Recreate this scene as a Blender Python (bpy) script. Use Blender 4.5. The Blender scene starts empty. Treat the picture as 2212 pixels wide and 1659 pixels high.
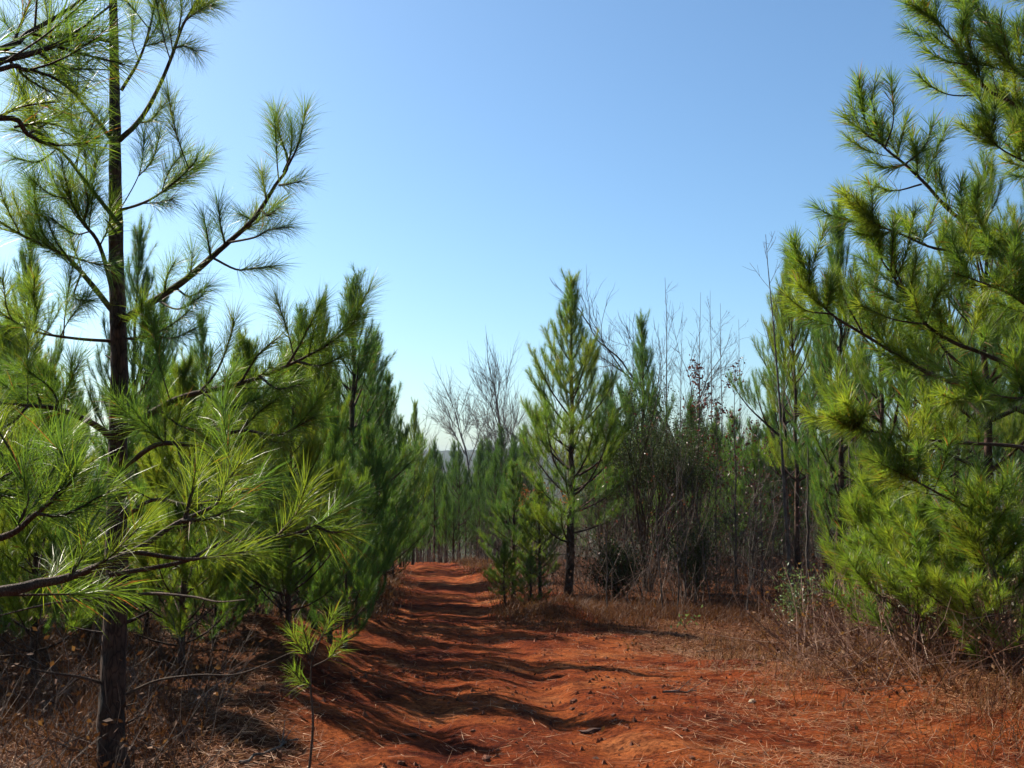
import bpy, math, random
import numpy as np
from mathutils import Vector

# ------------------------------------------------------------------ camera, sky, sun, exposure
scene = bpy.context.scene
col = scene.collection
EYE = 1.65
PITCH = math.atan(160.5 / 2171.0)
cam_d = bpy.data.cameras.new('camera')
cam_d.sensor_fit = 'HORIZONTAL'
cam_d.angle_x = 2 * math.atan(1106.0 / 2171.0)
cam_d.clip_start = 0.05
cam_d.clip_end = 20000
cam = bpy.data.objects.new('camera', cam_d)
cam.location = (0, 0, EYE)
cam.rotation_euler = (math.pi / 2 + PITCH, 0, 0)
col.objects.link(cam)
scene.camera = cam

SUN_EL = math.radians(39)
SUN_AZ = math.radians(-52)            # left of the viewing direction
world = bpy.data.worlds.new('World')
scene.world = world
world.use_nodes = True
wn = world.node_tree.nodes
wl = world.node_tree.links
wn.clear()
sky = wn.new('ShaderNodeTexSky')
sky.sky_type = 'NISHITA'
sky.sun_disc = False
sky.sun_elevation = SUN_EL
sky.sun_rotation = SUN_AZ
sky.altitude = 200
sky.air_density = 1.0
sky.dust_density = 1.15
sky.ozone_density = 5.0
bg = wn.new('ShaderNodeBackground')
bg.inputs['Strength'].default_value = 0.085
wo = wn.new('ShaderNodeOutputWorld')
wb = wn.new('ShaderNodeMix'); wb.data_type = 'RGBA'; wb.blend_type = 'MULTIPLY'; wb.inputs[0].default_value = 1
wb.inputs[7].default_value = (.90, 1.03, 1.02, 1)      # white balance of the sky, the same in every direction
wl.new(sky.outputs[0], wb.inputs[6])
wl.new(wb.outputs[2], bg.inputs[0])
world.cycles.sampling_method = 'NONE'
wl.new(bg.outputs[0], wo.inputs[0])

sun_d = bpy.data.lights.new('sun', 'SUN')
sun_d.energy = 5.0
sun_d.angle = math.radians(0.53)
sun_d.color = (1.0, 0.91, 0.76)
sun = bpy.data.objects.new('sun', sun_d)
to_sun = Vector((math.sin(SUN_AZ) * math.cos(SUN_EL), math.cos(SUN_AZ) * math.cos(SUN_EL), math.sin(SUN_EL)))
sun.rotation_euler = to_sun.to_track_quat('Z', 'Y').to_euler()
sun.location = (-20, 20, 30)
col.objects.link(sun)

scene.view_settings.view_transform = 'Standard'
scene.view_settings.look = 'None'
scene.view_settings.exposure = 1.0
scene.view_settings.gamma = 1.0
scene.view_settings.use_curve_mapping = False
scene.cycles.use_denoising = True
scene.cycles.max_bounces = 3
scene.cycles.diffuse_bounces = 1
scene.cycles.glossy_bounces = 1
scene.cycles.transmission_bounces = 1
scene.cycles.volume_bounces = 0
scene.cycles.sample_clamp_indirect = 3.0
scene.cycles.use_light_tree = False
scene.cycles.debug_use_spatial_splits = False
scene.cycles.use_adaptive_sampling = True
scene.cycles.adaptive_threshold = 0.02

# ------------------------------------------------------------------ helpers
rng = np.random.default_rng(7)
CP, SP = math.cos(PITCH), math.sin(PITCH)


def at(px, py, d):
    """point of the photograph (2212 x 1659 grid) at depth d along the road"""
    xn = (px - 1106.0) / 2171.0
    yn = (829.5 - py) / 2171.0
    t = d / (CP - yn * SP)
    return np.array((xn * t, d, EYE + t * (SP + yn * CP)))


def link(name, data, parent=None):
    o = bpy.data.objects.new(name, data)
    col.objects.link(o)
    if parent is not None:
        o.parent = parent
    return o


def tag(o, label=None, cat=None, group=None, kind=None):
    if label: o['label'] = label
    if cat: o['category'] = cat
    if group: o['group'] = group
    if kind: o['kind'] = kind
    return o


def thing(name, label, cat, loc, rz=0.0, sc=(1, 1, 1), group=None):
    o = link(name, None)
    o.location = loc
    o.rotation_euler = (0, 0, rz)
    o.scale = sc
    return tag(o, label, cat, group)


class MB:
    """collects triangles and quads; build() links them as one mesh"""
    def __init__(s):
        s.v, s.t, s.q, s.c, s.n = [], [], [], [], 0

    def add(s, v, tris=None, quads=None, tint=0.5):
        v = np.asarray(v, np.float32)
        if tris is not None and len(tris): s.t.append(np.asarray(tris, np.int64) + s.n)
        if quads is not None and len(quads): s.q.append(np.asarray(quads, np.int64) + s.n)
        tt = np.asarray(tint, np.float32)
        if tt.ndim == 0: tt = np.full(len(v), float(tt), np.float32)
        s.v.append(v); s.c.append(tt); s.n += len(v)

    def mesh(s, name, mat, smooth=False):
        me = bpy.data.meshes.new(name)
        v = np.concatenate(s.v) if s.v else np.zeros((0, 3), np.float32)
        t = np.concatenate(s.t) if s.t else np.zeros((0, 3), np.int64)
        q = np.concatenate(s.q) if s.q else np.zeros((0, 4), np.int64)
        me.vertices.add(len(v))
        me.vertices.foreach_set('co', v.ravel())
        nl = len(t) * 3 + len(q) * 4
        me.loops.add(nl)
        me.loops.foreach_set('vertex_index', np.concatenate([t.ravel(), q.ravel()]).astype(np.int32))
        me.polygons.add(len(t) + len(q))
        ls = np.concatenate([np.arange(len(t)) * 3, len(t) * 3 + np.arange(len(q)) * 4]).astype(np.int32)
        me.polygons.foreach_set('loop_start', ls)
        me.polygons.foreach_set('use_smooth', np.full(len(t) + len(q), smooth, bool))
        me.update(calc_edges=True)
        a = me.attributes.new('tint', 'FLOAT', 'POINT')
        a.data.foreach_set('value', np.concatenate(s.c) if s.c else np.zeros(0, np.float32))
        me.materials.append(mat)
        return me


def unit(a):
    a = np.asarray(a, float)
    return a / (np.linalg.norm(a, axis=-1, keepdims=True) + 1e-9)


def catmull(pts, n):
    """smooth curve through points, n samples per span"""
    p = np.asarray(pts, float)
    if len(p) < 3:
        t = np.linspace(0, 1, n + 1)[:, None]
        return p[0] * (1 - t) + p[-1] * t
    e = np.vstack([2 * p[0] - p[1], p, 2 * p[-1] - p[-2]])
    out = []
    t = np.linspace(0, 1, n, endpoint=False)[:, None]
    for i in range(len(p) - 1):
        a, b, c, d = e[i], e[i + 1], e[i + 2], e[i + 3]
        out.append(0.5 * (2 * b + (c - a) * t + (2 * a - 5 * b + 4 * c - d) * t ** 2 + (3 * b - a - 3 * c + d) * t ** 3))
    out.append(p[-1:])
    return np.vstack(out)


def tube(mb, pts, r, sides=5, tint=0.5, rough=0.0, rs=None):
    p = np.asarray(pts, float)
    n = len(p)
    r = np.broadcast_to(np.asarray(r, float), (n,))
    tg = np.gradient(p, axis=0)
    tg = unit(tg)
    ref = np.array((0.0, 0.0, 1.0)) if abs(tg[0][2]) < 0.8 else np.array((1.0, 0.0, 0.0))
    u = unit(np.cross(tg, ref)); w = np.cross(tg, u)
    a = np.arange(sides) * 2 * math.pi / sides
    rad = r[:, None] * np.ones((1, sides))
    if rough:
        rad = rad * (1 + rough * (rs or rng).normal(size=(n, sides)))
    v = p[:, None, :] + rad[..., None] * (np.cos(a)[None, :, None] * u[:, None, :] + np.sin(a)[None, :, None] * w[:, None, :])
    i = np.arange(n - 1)[:, None] * sides
    j = np.arange(sides)[None, :]; k = (j + 1) % sides
    q = np.stack([i + j, i + k, i + sides + k, i + sides + j], -1).reshape(-1, 4)
    mb.add(v.reshape(-1, 3), quads=q, tint=tint)


def perp(a, rs):
    u = unit(np.cross(a, rs.normal(size=a.shape)))
    return u, np.cross(a, u)


def needles(mb, p0, ax, L, per, nlen, w, seg=1, rs=rng, th=(0.35, 1.15), tone=None, droop=0.12):
    """needle brushes: p0,ax,L arrays of shoots. Needles clothe the shoot and lean to its tip."""
    p0 = np.asarray(p0, float); ax = unit(np.asarray(ax, float)); L = np.asarray(L, float)
    S = len(p0)
    if S == 0: return
    if tone is None: tone = rs.uniform(0.25, 0.75, S)
    idx = np.repeat(np.arange(S), per)
    N = len(idx)
    t = rs.beta(1.5, 1.0, N)
    a = ax[idx]
    u, v = perp(a, rs)
    tt = th[0] + (th[1] - th[0]) * (1 - t) ** 0.8 + rs.normal(0, 0.14, N)
    tt = np.clip(tt, 0.08, 1.5)
    d = np.cos(tt)[:, None] * a + np.sin(tt)[:, None] * u
    b = p0[idx] + a * (t * L[idx])[:, None]
    ln = nlen * rs.uniform(0.65, 1.15, N)
    sd = unit(np.cross(d, rs.normal(size=(N, 3))))
    ti = np.clip(tone[idx] + rs.normal(0, 0.1, N), 0, 0.9)
    ti = np.where(rs.random(N) < 0.022, 1.05, ti)
    dr = np.zeros((N, 3)); dr[:, 2] = -droop * ln
    if seg == 1:
        vv = np.stack([b - sd * w / 2, b + sd * w / 2, b + d * ln[:, None] + dr], 1).reshape(-1, 3)
        mb.add(vv, tris=np.arange(3 * N).reshape(-1, 3), tint=np.repeat(ti, 3))
    else:
        m = b + d * (ln * 0.55)[:, None] + dr * 0.12
        e = b + d * ln[:, None] + dr
        vv = np.stack([b - sd * w / 2, b + sd * w / 2, m + sd * w * 0.5, m - sd * w * 0.5, e], 1).reshape(-1, 3)
        k = np.arange(N)[:, None] * 5
        mb.add(vv, tris=k + np.array([[3, 2, 4]]), quads=k + np.array([[0, 1, 2, 3]]), tint=np.repeat(ti, 5))


def leaves(mb, p, size, rs=rng, tint=(0, 1), up=0.3):
    """small folded leaf of two triangles at every point"""
    p = np.asarray(p, float); N = len(p)
    a = unit(rs.normal(size=(N, 3)) + np.array((0, 0, up)))
    u, v = perp(a, rs)
    s = size * rs.uniform(0.6, 1.3, N)[:, None]
    vv = np.stack([p, p + a * s * 0.5 + u * s * 0.28 + v * s * .06, p + a * s, p + a * s * 0.5 - u * s * 0.28 + v * s * .06], 1).reshape(-1, 3)
    k = np.arange(N)[:, None] * 4
    ti = rs.uniform(tint[0], tint[1], N)
    mb.add(vv, tris=np.concatenate([k + np.array([[0, 1, 2]]), k + np.array([[0, 2, 3]])]), tint=np.repeat(ti, 4))


# value noise
def _hash(ix, iy, s):
    h = (ix.astype(np.int64) * 374761393 + iy.astype(np.int64) * 668265263 + s * 1442695041) & 0xffffffff
    h = ((h ^ (h >> 13)) * 1274126177) & 0xffffffff
    return ((h ^ (h >> 16)) & 0xffff) / 65535.0 * 2 - 1


def noise(x, y, s=0):
    ix, iy = np.floor(x), np.floor(y)
    fx, fy = x - ix, y - iy
    fx = fx * fx * fx * (fx * (fx * 6 - 15) + 10); fy = fy * fy * fy * (fy * (fy * 6 - 15) + 10)
    a = _hash(ix, iy, s); b = _hash(ix + 1, iy, s); c = _hash(ix, iy + 1, s); d = _hash(ix + 1, iy + 1, s)
    return (a * (1 - fx) + b * fx) * (1 - fy) + (c * (1 - fx) + d * fx) * fy


# ------------------------------------------------------------------ terrain
def road_c(y):
    return -0.20 - 0.098 * (y - 8.5) + 0.16 * np.sin(y * 0.33)


PROF_Y = np.array([-60, 0, 4, 6, 8, 10, 14, 20, 26, 32, 38, 50, 80, 140, 400, 900, 1300, 1500, 1700, 2200, 6000.])
PROF_Z = np.array([1.0, .05, .02, -.05, -.20, -.40, -.74, -1.2, -1.46, -1.68, -2.2, -3.6, -7, -12, -20, -20, -8, 6.0, 7.5, 5, -5.])
_py = np.linspace(-60, 6000, 24241)
_pz = np.interp(_py, PROF_Y, PROF_Z)
_k = np.hanning(15); _k /= _k.sum()
_pz = np.convolve(np.pad(_pz, 7, mode='edge'), _k, 'valid')

MOUNDS = [  # x, y, radius x, radius y, height
    (-1.75, 8.3, .55, .8, .22), (-2.35, 9.8, .8, 1.0, .25), (-1.35, 6.9, .5, .45, .10), (-2.1, 6.3, .7, .6, .12),
    (0.75, 15.6, .45, .5, .28), (1.9, 16.5, .9, .7, .12), (0.55, 12.6, .5, .45, .08), (1.3, 13.0, .5, .35, .06),
    (.9, 7.3, .6, .5, .03), (-0.1, 26.5, .9, 1.2, .30), (-2.0, 13.5, .6, 1.5, .2),
    (3.4, 9.5, 1.2, 1.1, .15), (5.2, 8.2, 1.6, 1.5, .25), (2.3, 10.6, .5, .3, .08),
]


def zg(x, y):
    x = np.asarray(x, float); y = np.asarray(y, float)
    z = np.interp(y, _py, _pz)
    c = x - road_c(np.clip(y, -20, 60))
    near = np.clip((70 - np.abs(y)) / 40, 0, 1) * np.clip((45 - np.abs(x)) / 20, 0, 1)
    wob = 0.12 * noise(x * .8, y * .6, 3)
    track = np.exp(-((c - .52 + wob) / .2) ** 2) + np.exp(-((c + .52 + wob) / .2) ** 2)
    amp = 0.038 + .02 * noise(x * 0.5, y * .45, 5)
    z = z - near * amp * track * np.clip((y - 3) / 4, 0, 1)
    # second worn track that swings off to the lower corner of the picture
    c2 = x - (0.15 + 0.055 * (11 - y) ** 1 * np.clip((11 - y) / 3, 0, 1) + .1 * np.sin(y * 1.3))
    z = z - 0.04 * np.exp(-(c2 / .17) ** 2) * np.clip((11.5 - y) / 2, 0, 1) * np.clip((y - 3) / 2, 0, 1)
    z = z + 0.022 * np.exp(-((c2 - .32) / .16) ** 2) * np.clip((11.5 - y) / 2, 0, 1) * np.clip((y - 3) / 2, 0, 1)
    # banks
    z = z + near * np.clip((y - 5.5) / 4, 0, 1) * 0.30 * (1 / (1 + np.exp(-(-c - 1.55 + .3 * noise(x * .3, y * .5, 8)) / .18)))
    z = z + near * 0.18 * (1 / (1 + np.exp(-(c - 1.6) / .25))) * np.clip((y - 13) / 4, 0, 1)
    for mx, my, rx, ry, h in MOUNDS:
        z = z + h * np.exp(-((x - mx) / rx) ** 2 - ((y - my) / ry) ** 2)
    rm = 1 - .88 * np.exp(-((x - road_c(np.clip(y, -20, 60))) / 1.5) ** 4)
    z = z + near * (rm * (0.07 * noise(x * .45, y * .35, 1) + .03 * noise(x * 1.1, y * .9, 2)) + 0.014 * noise(x * 3.1, y * 3.1, 4) + .013 * noise(x * 7, y * 6, 6))
    z = z - near * .022 * np.clip(1 - 3.2 * np.abs(noise(x * 1.5 + .15 * y, y * .32, 61)), 0, 1) * np.clip((y - 3) / 3, 0, 1)
    z = z - near * .014 * np.clip(1 - 3 * np.abs(noise(x * 3.3, y * .7, 62)), 0, 1) + near * .012 * np.clip(noise(x * 9, y * 9, 63) - .2, 0, 1)
    far = np.clip((np.abs(y) - 300) / 800, 0, 1)
    z = z + far * (9 * noise(x * .0022, y * .0015, 11) + 3 * noise(x * .009, y * .006, 12))
    z = z + np.clip((y - 1150) / 150, 0, 1) * (1.6 * noise(x * .05, y * .02, 13) + 1.1 * noise(x * .16, y * .05, 14))
    return z


def Z(x, y):
    return float(zg(np.array([x]), np.array([y]))[0])


def graded(a, b, step, grow, lim):
    out = [a]
    while out[-1] < b: out.append(out[-1] + step)
    s = step
    while out[-1] < lim:
        s *= grow; out.append(out[-1] + s)
    return np.array(out)


# ------------------------------------------------------------------ materials
def mat(name):
    m = bpy.data.materials.new(name)
    m.use_nodes = True
    n = m.node_tree.nodes; n.clear()
    out = n.new('ShaderNodeOutputMaterial')
    return m, n, m.node_tree.links, out


def ramp(n, stops):
    r = n.new('ShaderNodeValToRGB')
    e = r.color_ramp.elements
    e[0].position, e[0].color = stops[0][0], (*stops[0][1], 1)
    e[1].position, e[1].color = stops[-1][0], (*stops[-1][1], 1)
    for p, c in stops[1:-1]:
        x = e.new(p); x.color = (*c, 1)
    return r


def leaf_mat(name, stops, trans=0.4, rough=0.4, spec=0.5, tmul=1.5):
    m, n, l, out = mat(name)
    a = n.new('ShaderNodeAttribute'); a.attribute_name = 'tint'
    info = n.new('ShaderNodeObjectInfo')
    add = n.new('ShaderNodeMath'); add.operation = 'MULTIPLY_ADD'
    sub = n.new('ShaderNodeMath'); sub.operation = 'SUBTRACT'; sub.inputs[1].default_value = 0.5
    l.new(info.outputs['Random'], sub.inputs[0])
    l.new(sub.outputs[0], add.inputs[0]); add.inputs[1].default_value = 0.05
    l.new(a.outputs['Fac'], add.inputs[2])
    r = ramp(n, stops)
    l.new(add.outputs[0], r.inputs[0])
    p = n.new('ShaderNodeBsdfPrincipled')
    p.inputs['Roughness'].default_value = rough
    p.inputs['Specular IOR Level'].default_value = spec
    l.new(r.outputs[0], p.inputs['Base Color'])
    if trans > 0:
        t = n.new('ShaderNodeBsdfTranslucent')
        mu = n.new('ShaderNodeMix'); mu.data_type = 'RGBA'; mu.blend_type = 'MULTIPLY'; mu.inputs[0].default_value = 1
        l.new(r.outputs[0], mu.inputs[6]); mu.inputs[7].default_value = (tmul, tmul, tmul * .55, 1)
        l.new(mu.outputs[2], t.inputs[0])
        mx = n.new('ShaderNodeMixShader'); mx.inputs[0].default_value = trans
        l.new(p.outputs[0], mx.inputs[1]); l.new(t.outputs[0], mx.inputs[2])
        l.new(mx.outputs[0], out.inputs[0])
    else:
        l.new(p.outputs[0], out.inputs[0])
    return m


M_NEEDLE = leaf_mat('pine_needles', [(0, (.040, .092, .028)), (.35, (.076, .140, .026)), (.62, (.122, .182, .023)), (.93, (.185, .212, .024)), (.985, (.22, .14, .03)), (1, (.24, .09, .03))], .5, .42, .45, 1.9)
M_NEEDLE_FAR = leaf_mat('pine_needles_far', [(0, (.030, .068, .024)), (.5, (.056, .110, .026)), (1, (.105, .145, .024))], .45, .5, .3, 1.8)
M_DEADNEEDLE = leaf_mat('dead_needles', [(0, (.16, .06, .025)), (1, (.34, .13, .05))], .3, .6, .3, 1.3)
M_STRAW = leaf_mat('pine_straw', [(0, (.13, .040, .015)), (.5, (.25, .092, .036)), (1, (.46, .26, .14))], .2, .6, .25, 1.2)
M_GRASS = leaf_mat('dry_grass', [(0, (.060, .021, .010)), (.5, (.13, .050, .022)), (1, (.27, .145, .070))], .3, .6, .25, 1.2)
M_LITTER = leaf_mat('dead_leaves', [(0, (.05, .02, .012)), (.6, (.10, .042, .022)), (1, (.20, .10, .05))], .25, .7, .15, 1.3)
M_REDLEAF = leaf_mat('red_leaves', [(0, (.045, .015, .013)), (1, (.13, .034, .025))], .35, .45, .5, 1.3)
M_MYRTLE = leaf_mat('evergreen_leaves', [(0, (.024, .038, .016)), (.6, (.050, .064, .028)), (1, (.078, .085, .038))], .25, .65, .15, 1.3)
M_PALELEAF = leaf_mat('pale_leaves', [(0, (.06, .11, .035)), (1, (.18, .24, .11))], .35, .35, .6, 1.3)
M_PUFF = leaf_mat('seed_puffs', [(0, (.5, .45, .38)), (1, (.75, .72, .66))], .4, .7, .2, 1.1)
M_TWIG = leaf_mat('twig_bark', [(0, (.030, .017, .012)), (.55, (.066, .036, .024)), (.9, (.12, .072, .050)), (1, (.20, .135, .10))], 0, .7, .3)

M_BRAMBLE = leaf_mat('bramble_stems', [(0, (.060, .024, .014)), (.55, (.13, .056, .032)), (.9, (.22, .115, .07)), (1, (.36, .25, .18))], 0, .7, .3)


def bark(name, c0, c1, c2, scale=1.0):
    m, n, l, out = mat(name)
    g = n.new('ShaderNodeNewGeometry')
    mp = n.new('ShaderNodeMapping'); mp.inputs['Scale'].default_value = (26 * scale, 26 * scale, 7 * scale)
    l.new(g.outputs['Position'], mp.inputs[0])
    v = n.new('ShaderNodeTexVoronoi'); v.feature = 'DISTANCE_TO_EDGE'
    nz = n.new('ShaderNodeTexNoise'); nz.inputs['Scale'].default_value = 1.4; nz.inputs['Detail'].default_value = 6
    l.new(mp.outputs[0], nz.inputs['Vector'])
    mixv = n.new('ShaderNodeMix'); mixv.data_type = 'RGBA'; mixv.inputs[0].default_value = .35
    l.new(mp.outputs[0], mixv.inputs[6]); l.new(nz.outputs['Color'], mixv.inputs[7])
    l.new(mixv.outputs[2], v.inputs['Vector'])
    n2 = n.new('ShaderNodeTexNoise'); n2.inputs['Scale'].default_value = 9; n2.inputs['Detail'].default_value = 5
    l.new(g.outputs['Position'], n2.inputs['Vector'])
    r = ramp(n, [(.32, c0), (.5, c1), (.68, c2)])
    l.new(n2.outputs[0], r.inputs[0])
    r2 = ramp(n, [(0, (.35, .3, .28)), (.12, (1, 1, 1))])
    l.new(v.outputs['Distance'], r2.inputs[0])
    mu = n.new('ShaderNodeMix'); mu.data_type = 'RGBA'; mu.blend_type = 'MULTIPLY'; mu.inputs[0].default_value = 1
    l.new(r.outputs[0], mu.inputs[6]); l.new(r2.outputs[0], mu.inputs[7])
    p = n.new('ShaderNodeBsdfPrincipled'); p.inputs['Roughness'].default_value = .8; p.inputs['Specular IOR Level'].default_value = .25
    l.new(mu.outputs[2], p.inputs['Base Color'])
    b = n.new('ShaderNodeBump'); b.inputs['Strength'].default_value = .9; b.inputs['Distance'].default_value = .012
    sm = n.new('ShaderNodeMath'); sm.operation = 'MULTIPLY_ADD'; sm.inputs[1].default_value = .5
    l.new(nz.outputs[0], sm.inputs[0]); l.new(v.outputs['Distance'], sm.inputs[2])
    l.new(sm.outputs[0], b.inputs['Height']); l.new(b.outputs[0], p.inputs['Normal'])
    l.new(p.outputs[0], out.inputs[0])
    return m


M_BARK = bark('pine_bark', (.035, .022, .016), (.075, .042, .028), (.13, .068, .042))
M_HEROBARK = bark('plated_bark', (.030, .020, .015), (.060, .034, .023), (.11, .056, .034), .5)
M_TWIGPINE = bark('pine_twig_bark', (.06, .038, .026), (.105, .066, .045), (.17, .11, .078), 2.0)
M_GREYBARK = bark('grey_bark', (.09, .072, .058), (.15, .122, .10), (.24, .20, .17), 1.5)
M_DARKBARK = bark('dark_bark', (.06, .05, .042), (.11, .09, .075), (.17, .14, .12), 1.2)


def clay():
    m, n, l, out = mat('red_clay')
    g = n.new('ShaderNodeNewGeometry')
    a = n.new('ShaderNodeAttribute'); a.attribute_name = 'tint'      # 0 bare worn clay .. 1 litter-covered forest floor

    def nz(s, d=6, rough=.6):
        t = n.new('ShaderNodeTexNoise'); t.inputs['Scale'].default_value = s; t.inputs['Detail'].default_value = d; t.inputs['Roughness'].default_value = rough
        l.new(g.outputs['Position'], t.inputs['Vector']); return t

    def mix(f, c1, c2, bt='MIX'):
        x = n.new('ShaderNodeMix'); x.data_type = 'RGBA'; x.blend_type = bt
        if isinstance(f, (int, float)): x.inputs[0].default_value = f
        else: l.new(f, x.inputs[0])
        for i, c in ((6, c1), (7, c2)):
            if isinstance(c, tuple): x.inputs[i].default_value = (*c, 1)
            else: l.new(c, x.inputs[i])
        return x.outputs[2]
    big = nz(.9); mid = nz(4.5); fine = nz(30, 8, .7); grit = nz(140, 3)
    c = ramp(n, [(.30, (.095, .018, .0065)), (.45, (.185, .039, .011)), (.58, (.260, .068, .019)), (.70, (.33, .120, .045))])
    l.new(big.outputs[0], c.inputs[0])
    c2 = ramp(n, [(.36, (.40, .30, .28)), (.50, (.95, .92, .9)), (.66, (1.25, 1.22, 1.15))]); l.new(mid.outputs[0], c2.inputs[0])
    c3 = ramp(n, [(.38, (.42, .36, .34)), (.50, (.95, .95, .95)), (.64, (1.35, 1.35, 1.3))]); l.new(fine.outputs[0], c3.inputs[0])
    x = mix(1.0, c.outputs[0], c2.outputs[0], 'MULTIPLY')
    x = mix(1.0, x, c3.outputs[0], 'MULTIPLY')
    lit = ramp(n, [(.35, (.040, .013, .006)), (.5, (.092, .032, .013)), (.62, (.15, .060, .025)), (.75, (.22, .105, .05))]); l.new(fine.outputs[0], lit.inputs[0])
    f = n.new('ShaderNodeMath'); f.operation = 'MULTIPLY_ADD'; l.new(mid.outputs[0], f.inputs[0]); f.inputs[1].default_value = .8
    f2 = n.new('ShaderNodeMath'); f2.operation = 'SUBTRACT'; l.new(a.outputs['Fac'], f2.inputs[0]); f2.inputs[1].default_value = .4
    l.new(f2.outputs[0], f.inputs[2])
    fr = n.new('ShaderNodeMapRange'); fr.inputs[1].default_value = .25; fr.inputs[2].default_value = .75
    l.new(f.outputs[0], fr.inputs[0])
    x = mix(fr.outputs[0], x, lit.outputs[0])
    # woodland cover over the far valley and ridge
    sp = n.new('ShaderNodeSeparateXYZ'); l.new(g.outputs['Position'], sp.inputs[0])
    fy = n.new('ShaderNodeMapRange'); fy.inputs[1].default_value = 70; fy.inputs[2].default_value = 130; l.new(sp.outputs[1], fy.inputs[0])
    wood = nz(.05, 8, .7)
    wc = ramp(n, [(.35, (.030, .040, .020)), (.55, (.055, .055, .032)), (.7, (.085, .07, .05))]); l.new(wood.outputs[0], wc.inputs[0])
    x = mix(fy.outputs[0], x, wc.outputs[0])
    p = n.new('ShaderNodeBsdfPrincipled'); p.inputs['Roughness'].default_value = .95; p.inputs['Specular IOR Level'].default_value = .05
    l.new(x, p.inputs['Base Color'])
    h = n.new('ShaderNodeMath'); h.operation = 'MULTIPLY_ADD'; h.inputs[1].default_value = .35
    l.new(grit.outputs[0], h.inputs[0]); l.new(fine.outputs[0], h.inputs[2])
    b = n.new('ShaderNodeBump'); b.inputs['Strength'].default_value = .85; b.inputs['Distance'].default_value = .055
    l.new(h.outputs[0], b.inputs['Height']); l.new(b.outputs[0], p.inputs['Normal'])
    l.new(p.outputs[0], out.inputs[0])
    return m


M_CLAY = clay()


def clod_mat(name, c0, c1):
    m, n, l, out = mat(name)
    t = n.new('ShaderNodeTexNoise'); t.inputs['Scale'].default_value = 18; t.inputs['Detail'].default_value = 6
    tc = n.new('ShaderNodeTexCoord'); l.new(tc.outputs['Object'], t.inputs['Vector'])
    r = ramp(n, [(.35, c0), (.65, c1)]); l.new(t.outputs[0], r.inputs[0])
    p = n.new('ShaderNodeBsdfPrincipled'); p.inputs['Roughness'].default_value = .9
    b = n.new('ShaderNodeBump'); b.inputs['Strength'].default_value = .6; b.inputs['Distance'].default_value = .01
    l.new(t.outputs[0], b.inputs['Height']); l.new(b.outputs[0], p.inputs['Normal'])
    l.new(r.outputs[0], p.inputs['Base Color']); l.new(p.outputs[0], out.inputs[0])
    return m


M_CLOD = clod_mat('clay_clod', (.09, .024, .010), (.20, .06, .02))
M_STONE = clod_mat('pale_stone', (.26, .17, .10), (.48, .36, .25))
M_WOODCHIP = clod_mat('dark_wood', (.05, .025, .018), (.14, .06, .035))

# ------------------------------------------------------------------ ground sheet
xs_p = graded(0, 3.2, .065, 1.05, 1800)
xs = np.concatenate([-xs_p[:0:-1], xs_p])
ys = np.concatenate([-graded(0, 2, .5, 1.25, 300)[:0:-1], np.arange(0, 4, .2), graded(4, 12, .06, 1.022, 2400)])
GX, GY = np.meshgrid(xs, ys)
GZ = zg(GX, GY)


def cover(x, y):
    """how much litter covers the soil: 0 bare clay track, 1 forest floor"""
    c = x - road_c(np.clip(y, -20, 60))
    n1 = .35 * noise(x * .9, y * .9, 21) + .2 * noise(x * 2.7, y * 2.7, 22)
    left = np.clip((-c - 1.35 + n1) / .7, 0, 1)
    edge = np.where(y < 16, 1.75 + (13 - y) * .16 + np.clip(y - 13.5, 0, 3) * -.25, 1.0)
    right = np.clip((c - edge + 2.2 * n1) / 1.3, 0, 1)
    return np.maximum(left, right)


mb = MB()
ny, nx = GX.shape
i = np.arange(ny - 1)[:, None] * nx; j = np.arange(nx - 1)[None, :]
mb.add(np.stack([GX, GY, GZ], -1).reshape(-1, 3), quads=np.stack([i + j, i + j + 1, i + nx + j + 1, i + nx + j], -1).reshape(-1, 4), tint=cover(GX, GY).ravel())
g = link('ground', mb.mesh('ground', M_CLAY, True))
tag(g, 'red clay ground with rutted dirt track leading between the pines', 'ground', kind='structure')

# ------------------------------------------------------------------ pine generator
def shoot_curve(p, d, L, up, n, rs, wob=.06):
    """n-span polyline that starts along d and bends upward"""
    pts = [np.array(p, float)]
    d = unit(np.array(d, float))
    st = L / n
    for k in range(n):
        d = unit(d + np.array((0, 0, up / n)) + rs.normal(0, wob, 3))
        pts.append(pts[-1] + d * st)
    return np.array(pts)


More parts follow.
